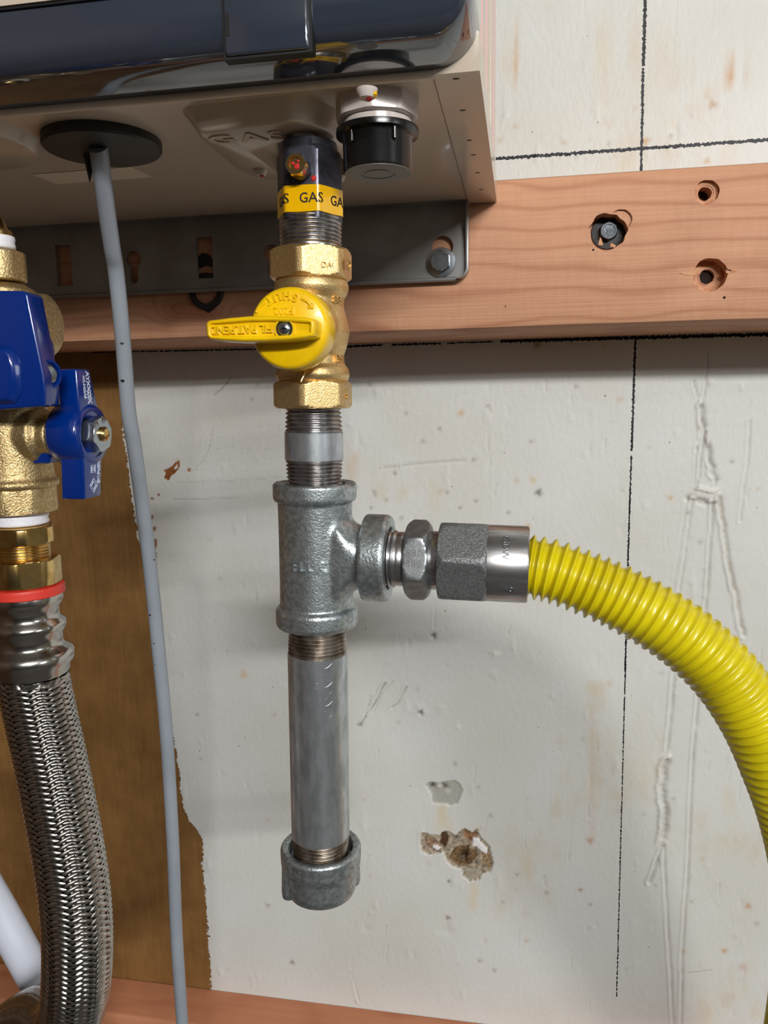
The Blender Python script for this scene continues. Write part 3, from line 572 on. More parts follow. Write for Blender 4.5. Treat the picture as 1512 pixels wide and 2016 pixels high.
# dark lower cover: rounded corner outline in x-z, bulging forward
def cover_ring(y, ins, rad):
    x1 = XR+.0005-ins*.55; z0 = hz+.0005+ins; r = max(rad-ins, .002); pts = [(XL, y, hz+.15), (XL, y, z0)]
    for a in np.linspace(0, PI/2, 12): pts.append((x1-r+r*math.sin(a), y, z0+r-r*math.cos(a)))
    pts.append((x1, y, hz+.15)); return np.array(pts)
rings = []
for y, ins in [(YF-.0008, 0), (YF-.008, .0004), (YF-.016, .0012), (YF-.0215, .0022), (YF-.0250, .0036), (YF-.0272, .0055), (YF-.0284, .0078), (YF-.0290, .0105), (YF-.0292, .014)]:
    rings.append(cover_ring(y, ins, .016))
CVD = .0292
zf_top = P(100, 8, .304-CVD)[2]
cv = mk('lower_cover', loft(rings), MT['cover'], heater, ang=60)
yf = YF-CVD-.0002
mk('front_panel', box(XL, XR-.002, yf-.0015, yf+.02, zf_top+.0004, HT), MT['beige'], heater, smooth=False)
mk('panel_gap', box(XL, XR-.0022, yf-.0008, yf+.02, zf_top-.0006, zf_top+.0004), MT['seam'], heater, smooth=False)
# hinged flap in the cover
D_ = .304-CVD; f0 = P(443, 60, D_); f1 = P(612, 60, D_); fb = P(530, 106, D_)[2]
mk('flap_gap', box(f0[0]-.0006, f1[0]+.0006, yf-.0004, yf+.004, fb-.0009, zf_top-.0008), MT['seam'], heater, smooth=False)
fl = mk('cover_flap', box(f0[0]+.0002, f1[0]-.0004, yf-.0017, yf+.003, fb, zf_top-.0012), MT['cover'], heater, smooth=False); bevel(fl, .0011, 4)
s0 = P(453, 52, D_); mk('flap_notch', box(s0[0]-.0008, s0[0]+.0006, yf-.0019, yf-.001, P(453, 76, D_)[2], P(453, 31, D_)[2]), MT['seam'], heater, smooth=False)
# rubber grommet
gc = Q(201, 272, ZB); gr = (Q(322, 278, ZB-.004)[0]-Q(80, 278, ZB-.004)[0])/2
gm = mk('rubber_grommet', rev(gc, (0, 0, -1), [(gr*.99, 0), (gr, .0012), (gr, .0042), (gr*.97, .0052), (gr*.5, .0056), (.002, .0058)], seg=72), MT['blackrub'], heater)
tip = Q(176, 306, ZB-.0056); mk('grommet_tab', rev(tip+[0, 0, .002], (-.05, 0, -1), [(.0034, 0), (.0022, .004), (.0012, .009), (.0003, .0135)], seg=16), MT['blackrub'], gm)
# sticker, embossings
lab = np.array([Q(u, v, ZB-.0009) for u, v in [(62, 343), (258, 328), (300, 348), (113, 362)]]); mk('sticker', prism(lab, lab-[0, 0, .0002]), MT['label'], heater, smooth=False)
bc = Q(-75, 275, ZB); br = np.linalg.norm(Q(92, 292, ZB)-bc)
mk('round_boss', rev(bc+[0, 0, -.0005], (0, 0, -1), [(br, 0), (br*.97, .001), (br*.90, .0035), (br*.86, .0042), (.001, .0042)], seg=80), MT['beige'], heater, ang=60)
BZ = ZB-.009
low = np.array([Q(u, v, BZ) for u, v in [(386, 263), (430, 257), (540, 246), (585, 240), (625, 252), (672, 277), (700, 300), (705, 330), (690, 352), (545, 357), (483, 345), (430, 300)]])
for _ in range(3): low = np.stack([low*.75+np.roll(low, -1, 0)*.25, low*.25+np.roll(low, -1, 0)*.75], 1).reshape(-1, 3)
cen = low.mean(0); rr_ = []
for s_, dz in [(1.24, .009), (1.19, .0082), (1.08, .0035), (1.035, .0008), (1.0, 0)]:
    q = cen+(low-cen)*s_; q[:, 2] = H0+BZ+dz; rr_.append(q)
boss = mk('gas_boss', loft(rr_), MT['beige'], heater, ang=70)
pk = np.array([Q(u, v, BZ) for u, v in [(492, 299), (552, 280), (642, 281), (684, 322), (684, 345), (545, 339)]]); a = pk.copy(); a[:, 2] -= .004; b = pk.copy(); b[:, 2] += .007; cut(boss, prism(a, b)); sharpen(boss, 50)
dk = np.array([Q(u, v, BZ) for u, v in [(545, 300), (566, 283), (640, 284), (676, 322), (676, 342), (552, 338)]]); a = dk.copy(); a[:, 2] += .006; b = dk.copy(); b[:, 2] += .0075; mk('inlet_flange', prism(a, b), MT['pipe_dk'], heater, smooth=False)
V, f = textgeo('GAS', .0135, .0006, .0003, 1.25); c = Q(486, 270, BZ)
c2 = Q(560, 262, BZ); c1 = Q(415, 279, BZ); sc = (c2[0]-c1[0])/(V[:, 0].max()-V[:, 0].min())
mk('embossed_lettering', (np.array([c])+np.stack([V[:, 0]*sc, -V[:, 1]*1.0, -V[:, 2]], 1), f), MT['beige'], boss, smooth=False)
def panscrew(u, v, z, r, paint=None, nm='screw'):
    c = Q(u, v, z); s = mk(nm, rev(c, (0, 0, -1), [(r, 0), (r*.98, .0008), (r*.8, .0022), (r*.5, .003), (.0002, .0033)], seg=32), MT['white_f'], heater, ang=60)
    if paint: mk('paint_mark', rev(c+[.0008, -.0006, -.0002], (0, 0, -1), [(r*.35, .0028), (r*.3, .0033), (.0002, .0035)], seg=12), MT[paint], s)
panscrew(598, 268, BZ, .0046); panscrew(513, 334, BZ, .0033, 'red'); panscrew(668, 346, BZ, .003)
# drain outlet with its black cap
dD = .322
dc = P(742, 200, dD); dz0 = H0+ZB
capb = P(742, 341, dD)[2]; capt = P(742, 262, dD)[2]; cr0 = hw(674, 809, 300, dD)
mk('outlet_collar', rev((dc[0], dc[1], dz0), (0, 0, -1), [(cr0*1.22, 0), (cr0*1.22, .006), (cr0*1.16, .008), (cr0*1.0, .0085)], seg=64, poly=(cr0*2.22, 8, PI/8, None)), MT['white_f'], heater)
ot = mk('drain_outlet', rev((dc[0], dc[1], dz0), (0, 0, -1), [(cr0*1.06, .006), (cr0*1.0, dz0-capt-.006), (cr0*.94, dz0-capt-.0052), (cr0*.94, dz0-capt-.0042), (cr0*.99, dz0-capt-.0036), (cr0*.97, dz0-capt+.004)], seg=64), MT['white_f'], heater)
fr = hw(661, 821, 262, dD)
cp = mk('outlet_cap', rev((dc[0], dc[1], capt), (0, 0, -1), [(cr0*.9, -.0008), (fr, -.0008), (fr*1.005, .0002), (fr, .0014), (cr0*1.03, .002), (cr0*1.0, .003), (cr0*.985, capt-capb-.001), (cr0*.96, capt-capb), (.001, capt-capb)], seg=80), MT['blackcap'], heater, ang=40)
mk('cap_face', rev((dc[0], dc[1], capb+.0002), (0, 0, -1), [(cr0*.955, 0), (cr0*.955, .0005), (cr0*.5, .0005), (cr0*.5, .0003), (cr0*.40, .0003), (cr0*.38, .0006), (.001, .0006)], seg=64), MT['capface'], cp)
for a in (-35, 38):
    x, y = dc[0]+cr0*1.01*math.sin(math.radians(a)), dc[1]-cr0*1.01*math.cos(math.radians(a)); mk('cap_lug', rev((x, y, capt-.001), (0, 0, -1), [(.0011, 0), (.0011, .005), (.0003, .0058)], seg=12), MT['blackcap'], cp)
s = Q(722, 176, ZB-.0085); sc_ = mk('screw', rev(s, (0, 0, -1), [(.0040, 0), (.0038, .001), (.0028, .003), (.0002, .004)], seg=28), MT['white_f'], heater)
mk('paint_mark', rev(s+[.0005, 0, -.001], (0, -.3, -1), [(.0017, .001), (.0015, .0027), (.0002, .003)], seg=12), MT['red'], sc_)
mk('paint_mark', rev(s+[.0022, 0, -.0006], (.3, -.3, -1), [(.0014, .001), (.0012, .0024), (.0002, .0026)], seg=12), MT['tape'], sc_)

# ------------------------------------------------------------------ gas line: everything sits on one near vertical axis
PD = .333
def ax(v): u = 609+(v-330)*(633-609)/(1740-330); return P(u, v, PD)
A_up = nrm(ax(400)-ax(1700))
def hgt(v): return float((ax(v)-ax(1700))@A_up)
O0 = ax(1700)
def rw(px, v): return P(756+px/2, v, PD)[0]-P(756, v, PD)[0]
def rwid(wpx, v):                                # radius for a silhouette this many pixels wide
    return (P(620+wpx/2, v, PD)[0]-P(620-wpx/2, v, PD)[0])/2*.985
HX = dict(ref=(0, -1, 0))
# heater's own gas inlet
gi_r = rwid(126, 350)
hexaf = gi_r*2*.905; plyf = (hexaf, 6, 0, gi_r*1.02)
gi = mk('gas_inlet', rev(O0, A_up, [(gi_r*.9, hgt(384)-.012), (gi_r*1.03, hgt(384)-.0118), (gi_r*1.03, hgt(312)), (gi_r*.97, hgt(306)), (gi_r*.9, hgt(300)), (gi_r*.85, hgt(285))], poly=plyf, seg=96), MT['pipe_dk'], heater, ang=22)
tr = rwid(123, 460); trp = threads(hgt(486), hgt(430), tr*.985, tr, .00165, .0009)
mk('inlet_thread', rev(O0, A_up, [(tr*.9, hgt(497)), (tr*.93, hgt(490))]+trp+[(tr*.9, hgt(429)), (tr*.85, hgt(427))], seg=80), MT['thread'], gi, ang=60)
tf = (hexaf+.0006, 6, 0, gi_r*1.02+.0004)
tp = mk('gas_tape', rev(O0, A_up, [(gi_r*.98, hgt(430)), (gi_r*1.06, hgt(429.6)), (gi_r*1.06, hgt(379.8)), (gi_r*.98, hgt(379.4))], poly=tf, seg=120), MT['tape'], gi, ang=22)
rf = lambda t_: hexr(t_, hexaf+.0006, 6, 0, gi_r*1.02+.0004)+.00005
gg = G()
for th_ in (.30-1.07, .30, .30+1.07): gg.add(*textcyl('GAS', .0056, O0, A_up, gi_r, hgt(405), th_, ext=.0001, rfun=rf, sp=1.0, bold=.00005))
# text angle increases toward: e2 = a x e1 = +x side
mk('tape_lettering', gg, MT['ink'], tp, smooth=False)
pc = O0+A_up*hgt(351)+np.array([0, -hexaf/2, 0])
pb = mk('plug_boss', rev(pc+[0, .001, 0], (0, -1, 0), [(.0046, 0), (.0044, .004), (.0040, .0052)], ref=(0, 0, 1), seg=32), MT['pipe_dk'], gi)
pg = mk('test_plug', rev(pc, (0, -1, 0), [(.0045, .0045), (.0048, .005), (.0048, .0078), (.004, .0086), (.0027, .0086), (.0024, .0078), (.0003, .0078)], ref=(0, 0, 1), seg=48, poly=(.0078, 6, 0, None)), MT['brass_br'], gi, ang=28)
for dx, dz_, r in [(.0004, -.0008, .0013), (-.0012, .0004, .0007), (.001, .0011, .0006)]: mk('paint_mark', rev(pc+[dx, -.0077, dz_], (0, -1, 0), [(r, 0), (r*.8, .0004), (.0001, .0005)], ref=(0, 0, 1), seg=10), MT['red'], pg)
mk('paint_mark', rev(pc+[.0052, -.0001, -.0036], (0, -1, 0), [(.0012, 0), (.001, .0003), (.0001, .0004)], ref=(0, 0, 1), seg=10), MT['red'], pb)

# gas shut-off valve
valve = thing('gas_valve', 'brass gas shut-off valve with round yellow lever handle', 'valve', O0+A_up*hgt(805))
nr1 = rwid(164, 520); nr2 = rwid(156, 778)
gb = G()
gb.add(*rev(O0, A_up, [(rwid(118, 745), hgt(765)), (rwid(138, 745), hgt(747)), (rwid(144, 737), hgt(738)), (rwid(138, 730), hgt(726)), (rwid(124, 725), hgt(718)), (rwid(122, 700), hgt(700)), (rwid(136, 680), hgt(680)), (rwid(146, 655), hgt(655)),
     (rwid(136, 628), hgt(628)), (rwid(124, 605), hgt(605)), (rwid(128, 588), hgt(588)), (rwid(140, 580), hgt(580)), (rwid(146, 568), hgt(568)), (rwid(140, 556), hgt(556)), (rwid(120, 540), hgt(540))], seg=64))
sc0 = ax(650); gb.add(*rev(sc0, (0, -1, 0), [(.014, 0), (.0135, .018), (.011, .020), (.0105, .026), (.001, .026)], ref=(0, 0, 1), seg=48))
vb = cast(mk('body', gb, MT['brass'], valve), .0006, 5)
tn = G()
def vnut(name, v0, v1, r, rin, rot=PI/6, flange=True):
    af = r*2*.895; p = nutprof(r*1.0, hgt(v1), hgt(v0), .0020, rin=r*.86)
    return mk(name, rev(O0, A_up, p, poly=(af, 6, rot, r*.985), seg=144), MT['brass'], valve, ang=24)
n1 = vnut('top_nut', 493, 553, nr1, 0); n2 = vnut('bottom_nut', 751, 804, nr2, 0)
mk('parting_seam', tube(np.array([P(601, 727, .316), P(597, 741, .3145), P(592, 752, .314)]), .0004, 8), MT['brass_br'], vb)
mk('nut_mark', rev(P(686, 521, .3275), (1, -.1, 0), [(.0026, 0), (.0026, .0006), (.0018, .0006), (.0018, 0)], ref=(0, 0, 1), seg=20), MT['brass'], n1)
mk('nut_mark', textcyl('5', .006, O0, A_up, nr2*.94, hgt(778), 1.28, ext=.0004), MT['brass_br'], n2, smooth=False)
mk('nut_mark', textcyl('DAC', .0032, O0, A_up, nr1*.925, hgt(533), .72, ext=.0003), MT['brass'], n1, smooth=False)
g = G()
for s_, v_, th_ in [('88', 596, 1.08), ('WOG', 655, 1.1), ('PS', 708, 1.12)]: g.add(*textcyl(s_, .0045, O0, A_up, rwid(126, v_)*1.02, hgt(v_), th_, ext=.0008))
mk('body_lettering', g, MT['brass'], vb, smooth=False)
# yellow handle
HD = .299; hc = P(567, 646, HD); hr = (P(649, 646, HD)[0]-P(490, 646, HD)[0])/2
hd = mk('handle', rev(hc+[0, .012, 0], (0, -1, 0), [(hr*.6, 0), (hr*.99, 0), (hr*1.0, .001), (hr*.995, .0075), (hr*.97, .010), (hr*.93, .0113), (hr*.86, .012), (.002, .0122)], ref=(0, 0, 1), seg=112), MT['yellow'], valve, ang=60)
LD = .289
lev_o = [(405, 643), (405, 636), (410, 631), (450, 626), (490, 622.5), (530, 622), (570, 623), (600, 625), (615, 628), (618, 633), (618, 650), (617, 660), (611, 663), (590, 667), (560, 670), (520, 671.5), (480, 672), (440, 670), (412, 667), (406, 661)]
lo = flat(lev_o, LD); cl = lo.mean(0)
def ins(a, d):
    c = np.array([np.clip(a[:, 0], cl[0]-.017, cl[0]+.017), a[:, 1], np.full(len(a), cl[2])]).T; q = nrm_rows(c-a)*d; return a+q
def nrm_rows(a): return a/np.maximum(np.linalg.norm(a, axis=1), 1e-9)[:, None]
R_ = []
for d, dy in [(-.0004, .0115), (-.0002, .002), (0, .0008), (.0006, .0001), (.0011, 0), (.0017, .0003), (.0020, .0014), (.0023, .0015)]:
    q = ins(lo, d); q[:, 1] += dy; R_.append(q)
# lever stands clear of the disc at its outer end, rooted on it near the hub
R_[0][:, 1] = np.where(R_[0][:, 0] < P(500, 646, LD)[0], -WD+LD+.007, -WD+HD+.0005)
lv = mk('lever', loft(R_), MT['yellow'], hd, ang=50)
sc1 = P(558, 647, LD); mk('screw_recess', rev(sc1+[0, .0020, 0], (0, -1, 0), [(.0034, 0), (.0040, 0), (.0041, .0013), (.0034, .0013), (.0033, .0002), (.0001, .0002)], ref=(0, 0, 1), seg=36, cap=False), MT['yellow'], lv, ang=30)
mk('recess_floor', rev(sc1+[0, .0016, 0], (0, -1, 0), [(.0034, 0), (.0034, .0002)], ref=(0, 0, 1), seg=30), MT['seam'], lv)
sw = mk('screw', rev(sc1+[0, .0015, 0], (0, -1, 0), [(.0026, 0), (.0025, .0006), (.0018, .0011), (.0003, .0013)], ref=(0, 0, 1), seg=28), MT['plated'], lv, ang=60)
g = G(); c = sc1+np.array([0, .0002, 0])
for a in (0, PI/2):
    V, f = box(-.0013, .0013, -.0002, .0003, -.0003, .0003); V = V@np.array([[math.cos(a), 0, math.sin(a)], [0, 1, 0], [-math.sin(a), 0, math.cos(a)]]); g.add(V+c, f)
mk('phillips_cross', g, MT['seam'], sw, smooth=False)
g = G(); yd = np.array([0, -.0002, 0])
for ch_, u, v, a in [('T', 531, 591, 32), ('U', 546, 584, 16), ('H', 565, 581, -2), ('S', 582, 585, -16)]:
    r = math.radians(a+180); g.add(*text(ch_, .0042, P(u, v, HD)+yd, (math.cos(r), 0, math.sin(r)), (-math.sin(r), 0, math.cos(r)), .0005, .00015, sxy=(1, 1.05)))
g.add(*text('F202', .0040, P(560, 611, HD)+yd, (-1, 0, .03), (0, 0, -1), .0005, .0001, 1.05))
g.add(*tube(np.array([P(522, 595, HD), P(512, 604, HD), P(505, 615, HD)])+yd, .00055, 8)); g.add(*tube(np.array([P(594, 587, HD), P(606, 594, HD), P(616, 606, HD)])+yd, .0006, 8)); g.add(*tube(np.array([P(606, 605, HD), P(616, 606, HD), P(616, 596, HD)])+yd, .0006, 8))
mk('disc_lettering', g, MT['yellow'], hd, smooth=False)
g = G().add(*text('FIL PAT.PEND', .0044, P(472, 647, LD)+[0, .0012, 0], (-1, 0, 0), (0, 0, -1), .0006, .0001, sxy=(.98, 1.0)))
mk('lever_lettering', g, MT['yellow'], lv, smooth=False)

# short nipple, tee, long nipple, cap
def nipple(name, label, v0, v1, t0, t1, dk, ext0=6, ext1=6):
    r = rwid(113.5, (v0+v1)/2); root = thing(name, label, 'pipe', O0+A_up*hgt(v1))
    mk('pipe_body', rev(O0, A_up, [(r*.96, hgt(t1)-.0004), (r, hgt(t1)), (r, hgt(t0)), (r*.96, hgt(t0)+.0004)], seg=72), MT['zinc'], root)
    for a, b, k in ((v0-ext0, t0, 1), (t1, v1+ext1, 0)):
        r0, r1 = (r*.985, r*.935)
        ra, rb = (r1, r0) if k else (r0, r1)
        pr = threads(hgt(b), hgt(a), rb if k else rb, ra, .0018, .0010)
        mk('thread', rev(O0, A_up, [(pr[0][0]*.98, pr[0][1]-.0001)]+pr+[(pr[-1][0]*.98, pr[-1][1]+.0001)], seg=72), dk, root, ang=60)
    return root, r
np1, r1 = nipple('short_pipe_nipple', 'short galvanised nipple threaded between brass valve and tee', 805, 950, 852, 904, MT['thread'], 4, 14)
tee = thing('pipe_tee', 'grey galvanised tee joining the vertical pipe and the yellow hose branch', 'pipe fitting', O0+A_up*hgt(1230))
BA0 = ax(1093); BA1 = P(1035, 1111, PD); BX = nrm(BA1-BA0)
def bd_(u): return (P(u, 1093+(u-625)*.044, PD)-BA0)@BX
def brw(px): return (P(800, 1100+px/2, PD)[2]-P(800, 1100-px/2, PD)[2])/-2
tb = G(); tr1 = rwid(162, 965); trb = rwid(144, 1080); tr2 = rwid(158, 1212); bn = brw(122); bc_ = brw(170)
tb.add(*rev(O0, A_up, [(trb, hgt(975)), (trb*.985, hgt(1020)), (trb*.985, hgt(1150)), (trb, hgt(1205))], seg=80))
fv, ff = rev(BA0, BX, [(bn*.9, .004), (bn*1.42, .0125), (bn*1.36, .0142), (bn*1.22, .0160), (bn*1.11, .0180), (bn*1.03, .0204), (bn, .0225), (bn, bd_(735))], ref=(0, -1, 0), seg=72)
yy = fv[:, 1]-BA0[1]; fv[:, 1] = BA0[1]+np.clip(yy, -bn*1.0, bn*1.0); tb.add(fv, ff)
st = cast(mk('stage', tb, MT['galv'], tee), .0006, 60, .6); l0 = wloc(tee)
tb = G(); tb.add(np.array([v.co[:] for v in st.data.vertices])+l0, [tuple(p.vertices) for p in st.data.polygons]); bpy.data.objects.remove(st)
tb.add(*rev(O0, A_up, [(r1*1.03, hgt(970)), (r1*1.05, hgt(951)), (tr1*.95, hgt(949)), (tr1, hgt(953)), (tr1, hgt(978)), (tr1*.97, hgt(984)), (trb*.95, hgt(988)), (trb*.9, hgt(1000))], seg=80))
tb.add(*rev(O0, A_up, [(trb*.9, hgt(1180)), (trb*.95, hgt(1188)), (tr2*.97, hgt(1194)), (tr2, hgt(1199)), (tr2, hgt(1223)), (tr2*.95, hgt(1230)), (r1*1.05, hgt(1230)), (r1*1.03, hgt(1212))], seg=80))
tb.add(*rev(BA0, BX, [(bn*.9, bd_(712)), (bn*.96, bd_(716)), (bc_*.97, bd_(719)), (bc_, bd_(723)), (bc_, bd_(761)), (bc_*.95, bd_(768)), (brw(122), bd_(768)), (brw(118), bd_(750))], ref=(0, -1, 0), seg=72))
tbo = cast(mk('body', tb, MT['galv'], tee), .0005, 2, .5)
mk('cast_lettering', G().add(*textcyl('FLUC', .0062, O0, A_up, trb*.985, hgt(1102), .10, ext=.0012, sp=1.15)), MT['galv'], tbo, smooth=False)
# fitting between tee and hose: threads + hex
fit = thing('hose_adapter', 'steel hex adapter screwed into the tee side outlet', 'pipe fitting', BA0+BX*bd_(800))
ra = brw(113); pr = threads(bd_(748), bd_(782), ra*.95, ra, .0018, .0009)
mk('thread', rev(BA0, BX, [(ra*.9, bd_(744))]+pr+[(ra*.93, bd_(786)), (ra*.94, bd_(800)), (ra*.9, bd_(802))], seg=72), MT['steel'], fit, ang=60)
rh = brw(153); ph = math.radians(-13)
ha = mk('hex', rev(BA0, BX, nutprof(rh, bd_(801), bd_(848), .0028, rin=rh*.84), poly=(rh*1.76, 6, ph, None), seg=144), MT['brushed'], fit, ang=24)
mk('neck', rev(BA0, BX, [(ra*.95, bd_(845)), (ra*1.0, bd_(850)), (ra*1.0, bd_(868)), (ra*.9, bd_(870))], seg=64), MT['steel'], fit)
g = G(); a_, e1_, e2_ = basis(BX, (0, -1, 0)); th_ = ph
nn = math.cos(th_)*e1_+math.sin(th_)*e2_; tt = np.cross(BX, nn)
for s_, off in (('880', .0024), ('880', -.0022)): g.add(*text(s_, .0042, BA0+BX*bd_(824)+nn*(rh*.88)+(-tt if tt[2] < 0 else tt)*off, BX, (-tt if tt[2] < 0 else tt), .0002, sp=1.2))
mk('stamped_marks', g, MT['steel'], ha, smooth=False)
# yellow gas hose with its end nut
hose = thing('gas_hose', 'yellow corrugated gas hose with steel end nut curving off to the right', 'hose', BA0+BX*bd_(868))
rh2 = brw(160); ph2 = math.radians(18)
hn_ = mk('end_nut', rev(BA0, BX, nutprof(rh2, bd_(866), bd_(962), .0026, rin=rh2*.88), poly=(rh2*1.79, 6, ph2, None), seg=144), MT['forged'], hose, ang=24)
rs = brw(145); hr0 = brw(118)
mk('sleeve', rev(BA0, BX, [(rs*.9, bd_(958)), (rs, bd_(960)), (rs, bd_(1037)), (rs*.975, bd_(1040)), (rs*.88, bd_(1040)), (rs*.86, bd_(1036)), (rs*.84, bd_(1010))], seg=80, cap=False), MT['steel'], hose)
mk('sleeve_stamp', G().add(*textcyl('VSDW', .0042, BA0, BX, rs, bd_(995), -.66, ext=.0002, vert=False, sp=1.0)).add(*textcyl('9', .006, BA0, BX, rs, bd_(1003), .5, ext=.0002)), MT['plated'], hose, smooth=False)
ctl = [P(1005, 1110, PD), P(1045, 1116, PD), P(1085, 1124, .332), P(1130, 1139, .331), P(1180, 1159, .330), P(1226, 1180, .329), P(1300, 1221, .327), P(1368, 1270, .326), P(1432, 1334, .325), P(1484, 1412, .326), P(1524, 1500, .328), P(1566, 1620, .332), P(1590, 1760, .34), P(1585, 1900, .36), P(1562, 2035, .40), P(1530, 2180, .44)]
path, s_ = catmull(ctl, .00028)
pitch = .0042; rib = (.5+.5*np.cos(2*PI*s_/pitch))**(1.0+.9*np.clip(s_/.06, 0, 1)); amp = .0026-.0013*np.clip((s_-.030)/.03, 0, 1); rad = hr0*1.03-amp*(1-rib)+np.clip((s_-.03)/.08, 0, 1)*.0004
path2, rad2 = path, rad
mk('corrugated_tube', tube(path2, rad2, 64), MT['hose'], hose, ang=80)
# long nipple, cap
np2, r2 = nipple('drip_leg_nipple', 'long galvanised pipe hanging below the tee as drip leg', 1238, 1690, 1284, 1640, MT['thread_dk'], 12, 6)
mk('stamped_lettering', G().add(*textcyl('VS', .0038, O0, A_up, r2, hgt(1330), .15, ext=.00008)).add(*textcyl('CANADA', .0062, O0, A_up, r2, hgt(1342), .62, ext=.00006, vert=True, flip=-1)), MT['zinc'], np2, smooth=False)
cap = thing('pipe_cap', 'round galvanised cap closing the bottom of the drip leg pipe', 'pipe fitting', O0+A_up*hgt(1770))
c1 = rwid(155, 1675); c2_ = rwid(136, 1740); g = G()
g.add(*rev(O0, A_up, [(r2*1.08, hgt(1685)), (r2*1.10, hgt(1664)), (c1*.95, hgt(1662)), (c1, hgt(1667)), (c1*.99, hgt(1692)), (c1*.95, hgt(1699)), (c2_*1.0, hgt(1706)), (c2_*.99, hgt(1738)), (c2_*.93, hgt(1750)), (c2_*.78, hgt(1757)), (.001, hgt(1760))], seg=80))
for a in (-62, 118):
    a = math.radians(a); d = np.array([math.sin(a), -math.cos(a), 0]); g.add(*rev(O0+d*c2_*.93, A_up, [(.0032, hgt(1752)), (.0036, hgt(1740)), (.0032, hgt(1690)), (.002, hgt(1688))], seg=20))
cast(mk('body', g, MT['galv'], cap), .0005, 3, .5)

# ------------------------------------------------------------------ grey cable
cz = [(193, 292), (195, 300), (208, 400), (221, 490), (229, 540), (242, 671), (253, 810), (265, 883), (292, 1087), (313, 1290), (328, 1453), (340, 1655), (347, 1832), (359, 2016), (372, 2200)]
d0 = Q(193, 292, ZB-.0060)[1]+WD; vs_ = np.array([c[1] for c in cz]); dd = np.interp(vs_, [292, 400, 490, 540, 700, 1000, 2200], [d0, d0+.32*(.385-d0), d0+.62*(.385-d0), d0+.8*(.385-d0), .388, .405, .45])
path, s_ = catmull([P(u, v, d) for (u, v), d in zip(cz, dd)], .002)
cb_ = mk('power_cable', tube(path, .00405, 28), MT['grey_c'], None, ang=80); tag(cb_, 'smooth grey cable hanging down from the round black grommet', 'cable')
for u, v, a, b in [(241, 747, .0013, .0017), (303, 1265, .0005, .0006), (303, 1098, .0006, .002), (304, 1304, .0004, .001), (295, 1207, .0008, .0006), (240, 676, .0012, .0002)]:
    dv = None
    k = int(np.argmin([abs((P(u, v, p[1]+WD)-p)[2]) for p in path])); c = path[k]; dv = np.array([0, -WD, H0])-c; dv[2] = 0; dv = nrm(dv); e2 = np.array([-dv[1], dv[0], 0])
    x = float(np.clip((P(u, v, c[1]+WD)-c)@e2, -.0034, .0034)); n_ = e2*x+dv*math.sqrt(.00405**2-x*x)
    mk('scuff', rev(c+n_-nrm(n_)*.0003, n_, [(1e-4, 0), (a, 0), (a*.8, .0004), (1e-4, .0005)], ref=(0, 0, 1), seg=10), MT['ink'], cb_)

# ------------------------------------------------------------------ left water line
VD = .312
def lax(v): u = 67+(v-1340)*.0858; return P(u, v, VD)
L_up = nrm(lax(500)-lax(1340)); L0 = lax(1340)
def lh(v): return float((lax(v)-L0)@L_up)
def lr(right, v): return float(P(right, v, VD)[0]-lax(v)[0])*.98
iso = thing('water_service_valve', 'brass water valve at the left edge with two blue lever handles', 'valve', L0+L_up*lh(1010))
g = G()
g.add(*rev(L0, L_up, [(lr(92, 960), lh(962)), (lr(104, 950), lh(958)), (lr(106, 945), lh(948)), (lr(98, 940), lh(940)), (lr(93, 900), lh(915)), (lr(90, 870), lh(870)), (lr(84, 830), lh(820)), (lr(80, 780), lh(780)), (lr(66, 720), lh(720)), (lr(60, 660), lh(660)), (lr(64, 600), lh(600)), (lr(60, 570), lh(572)), (lr(40, 560), lh(560))], seg=64))
sz = lax(858); g.add(*rev(sz, (1, -.12, 0), [(.012, 0), (.012, .017), (.009, .019), (.009, .024)], ref=(0, 0, 1), seg=40))
g.add(*rev(lax(640)+[0, .004, 0], (1, .1, 0), [(.0135, 0), (.0135, .018), (.010, .0205), (.001, .021)], ref=(0, 0, 1), seg=40))
cast(mk('body', g, MT['brass_raw'], iso), .0007, 6)
def lnut(nm, v0, v1, right, m, par, rot=.25, ch=.0016, k=.93):
    r = lr(right, (v0+v1)/2); return mk(nm, rev(L0, L_up, nutprof(r, lh(v1), lh(v0), ch, rin=r*.88), poly=(r*2*k, 6, rot, r), seg=120), m, par, ang=24)
lnut('lower_hex', 956, 1008, 102, MT['brass_raw'], iso, .62, .0008, .95)
lnut('upper_hex', 496, 556, 44, MT['brass_raw'], iso, .4, .001, .95)
def ltape(v0, v1, right, par, nm='sealing_tape'):
    r = lr(right, (v0+v1)/2); h0, h1 = lh(v1), lh(v0); return mk(nm, rev(L0, L_up, [(r*.85, h0), (r*.97, h0+.0004), (r, (h0*.75+h1*.25)), (r*.95, (h0+h1)/2), (r, (h0*.25+h1*.75)), (r*.96, h1-.0003), (r*.85, h1)], seg=64), MT['ptfe'], par, ang=60)
ltape(464, 492, 25, iso)
mk('union_ring', rev(L0, L_up, [(lr(16, 462), lh(468)), (lr(23, 462), lh(466)), (lr(22, 458), lh(458)), (lr(12, 450), lh(450)), (lr(4, 440), lh(430))], seg=64), MT['brass_br'], iso)
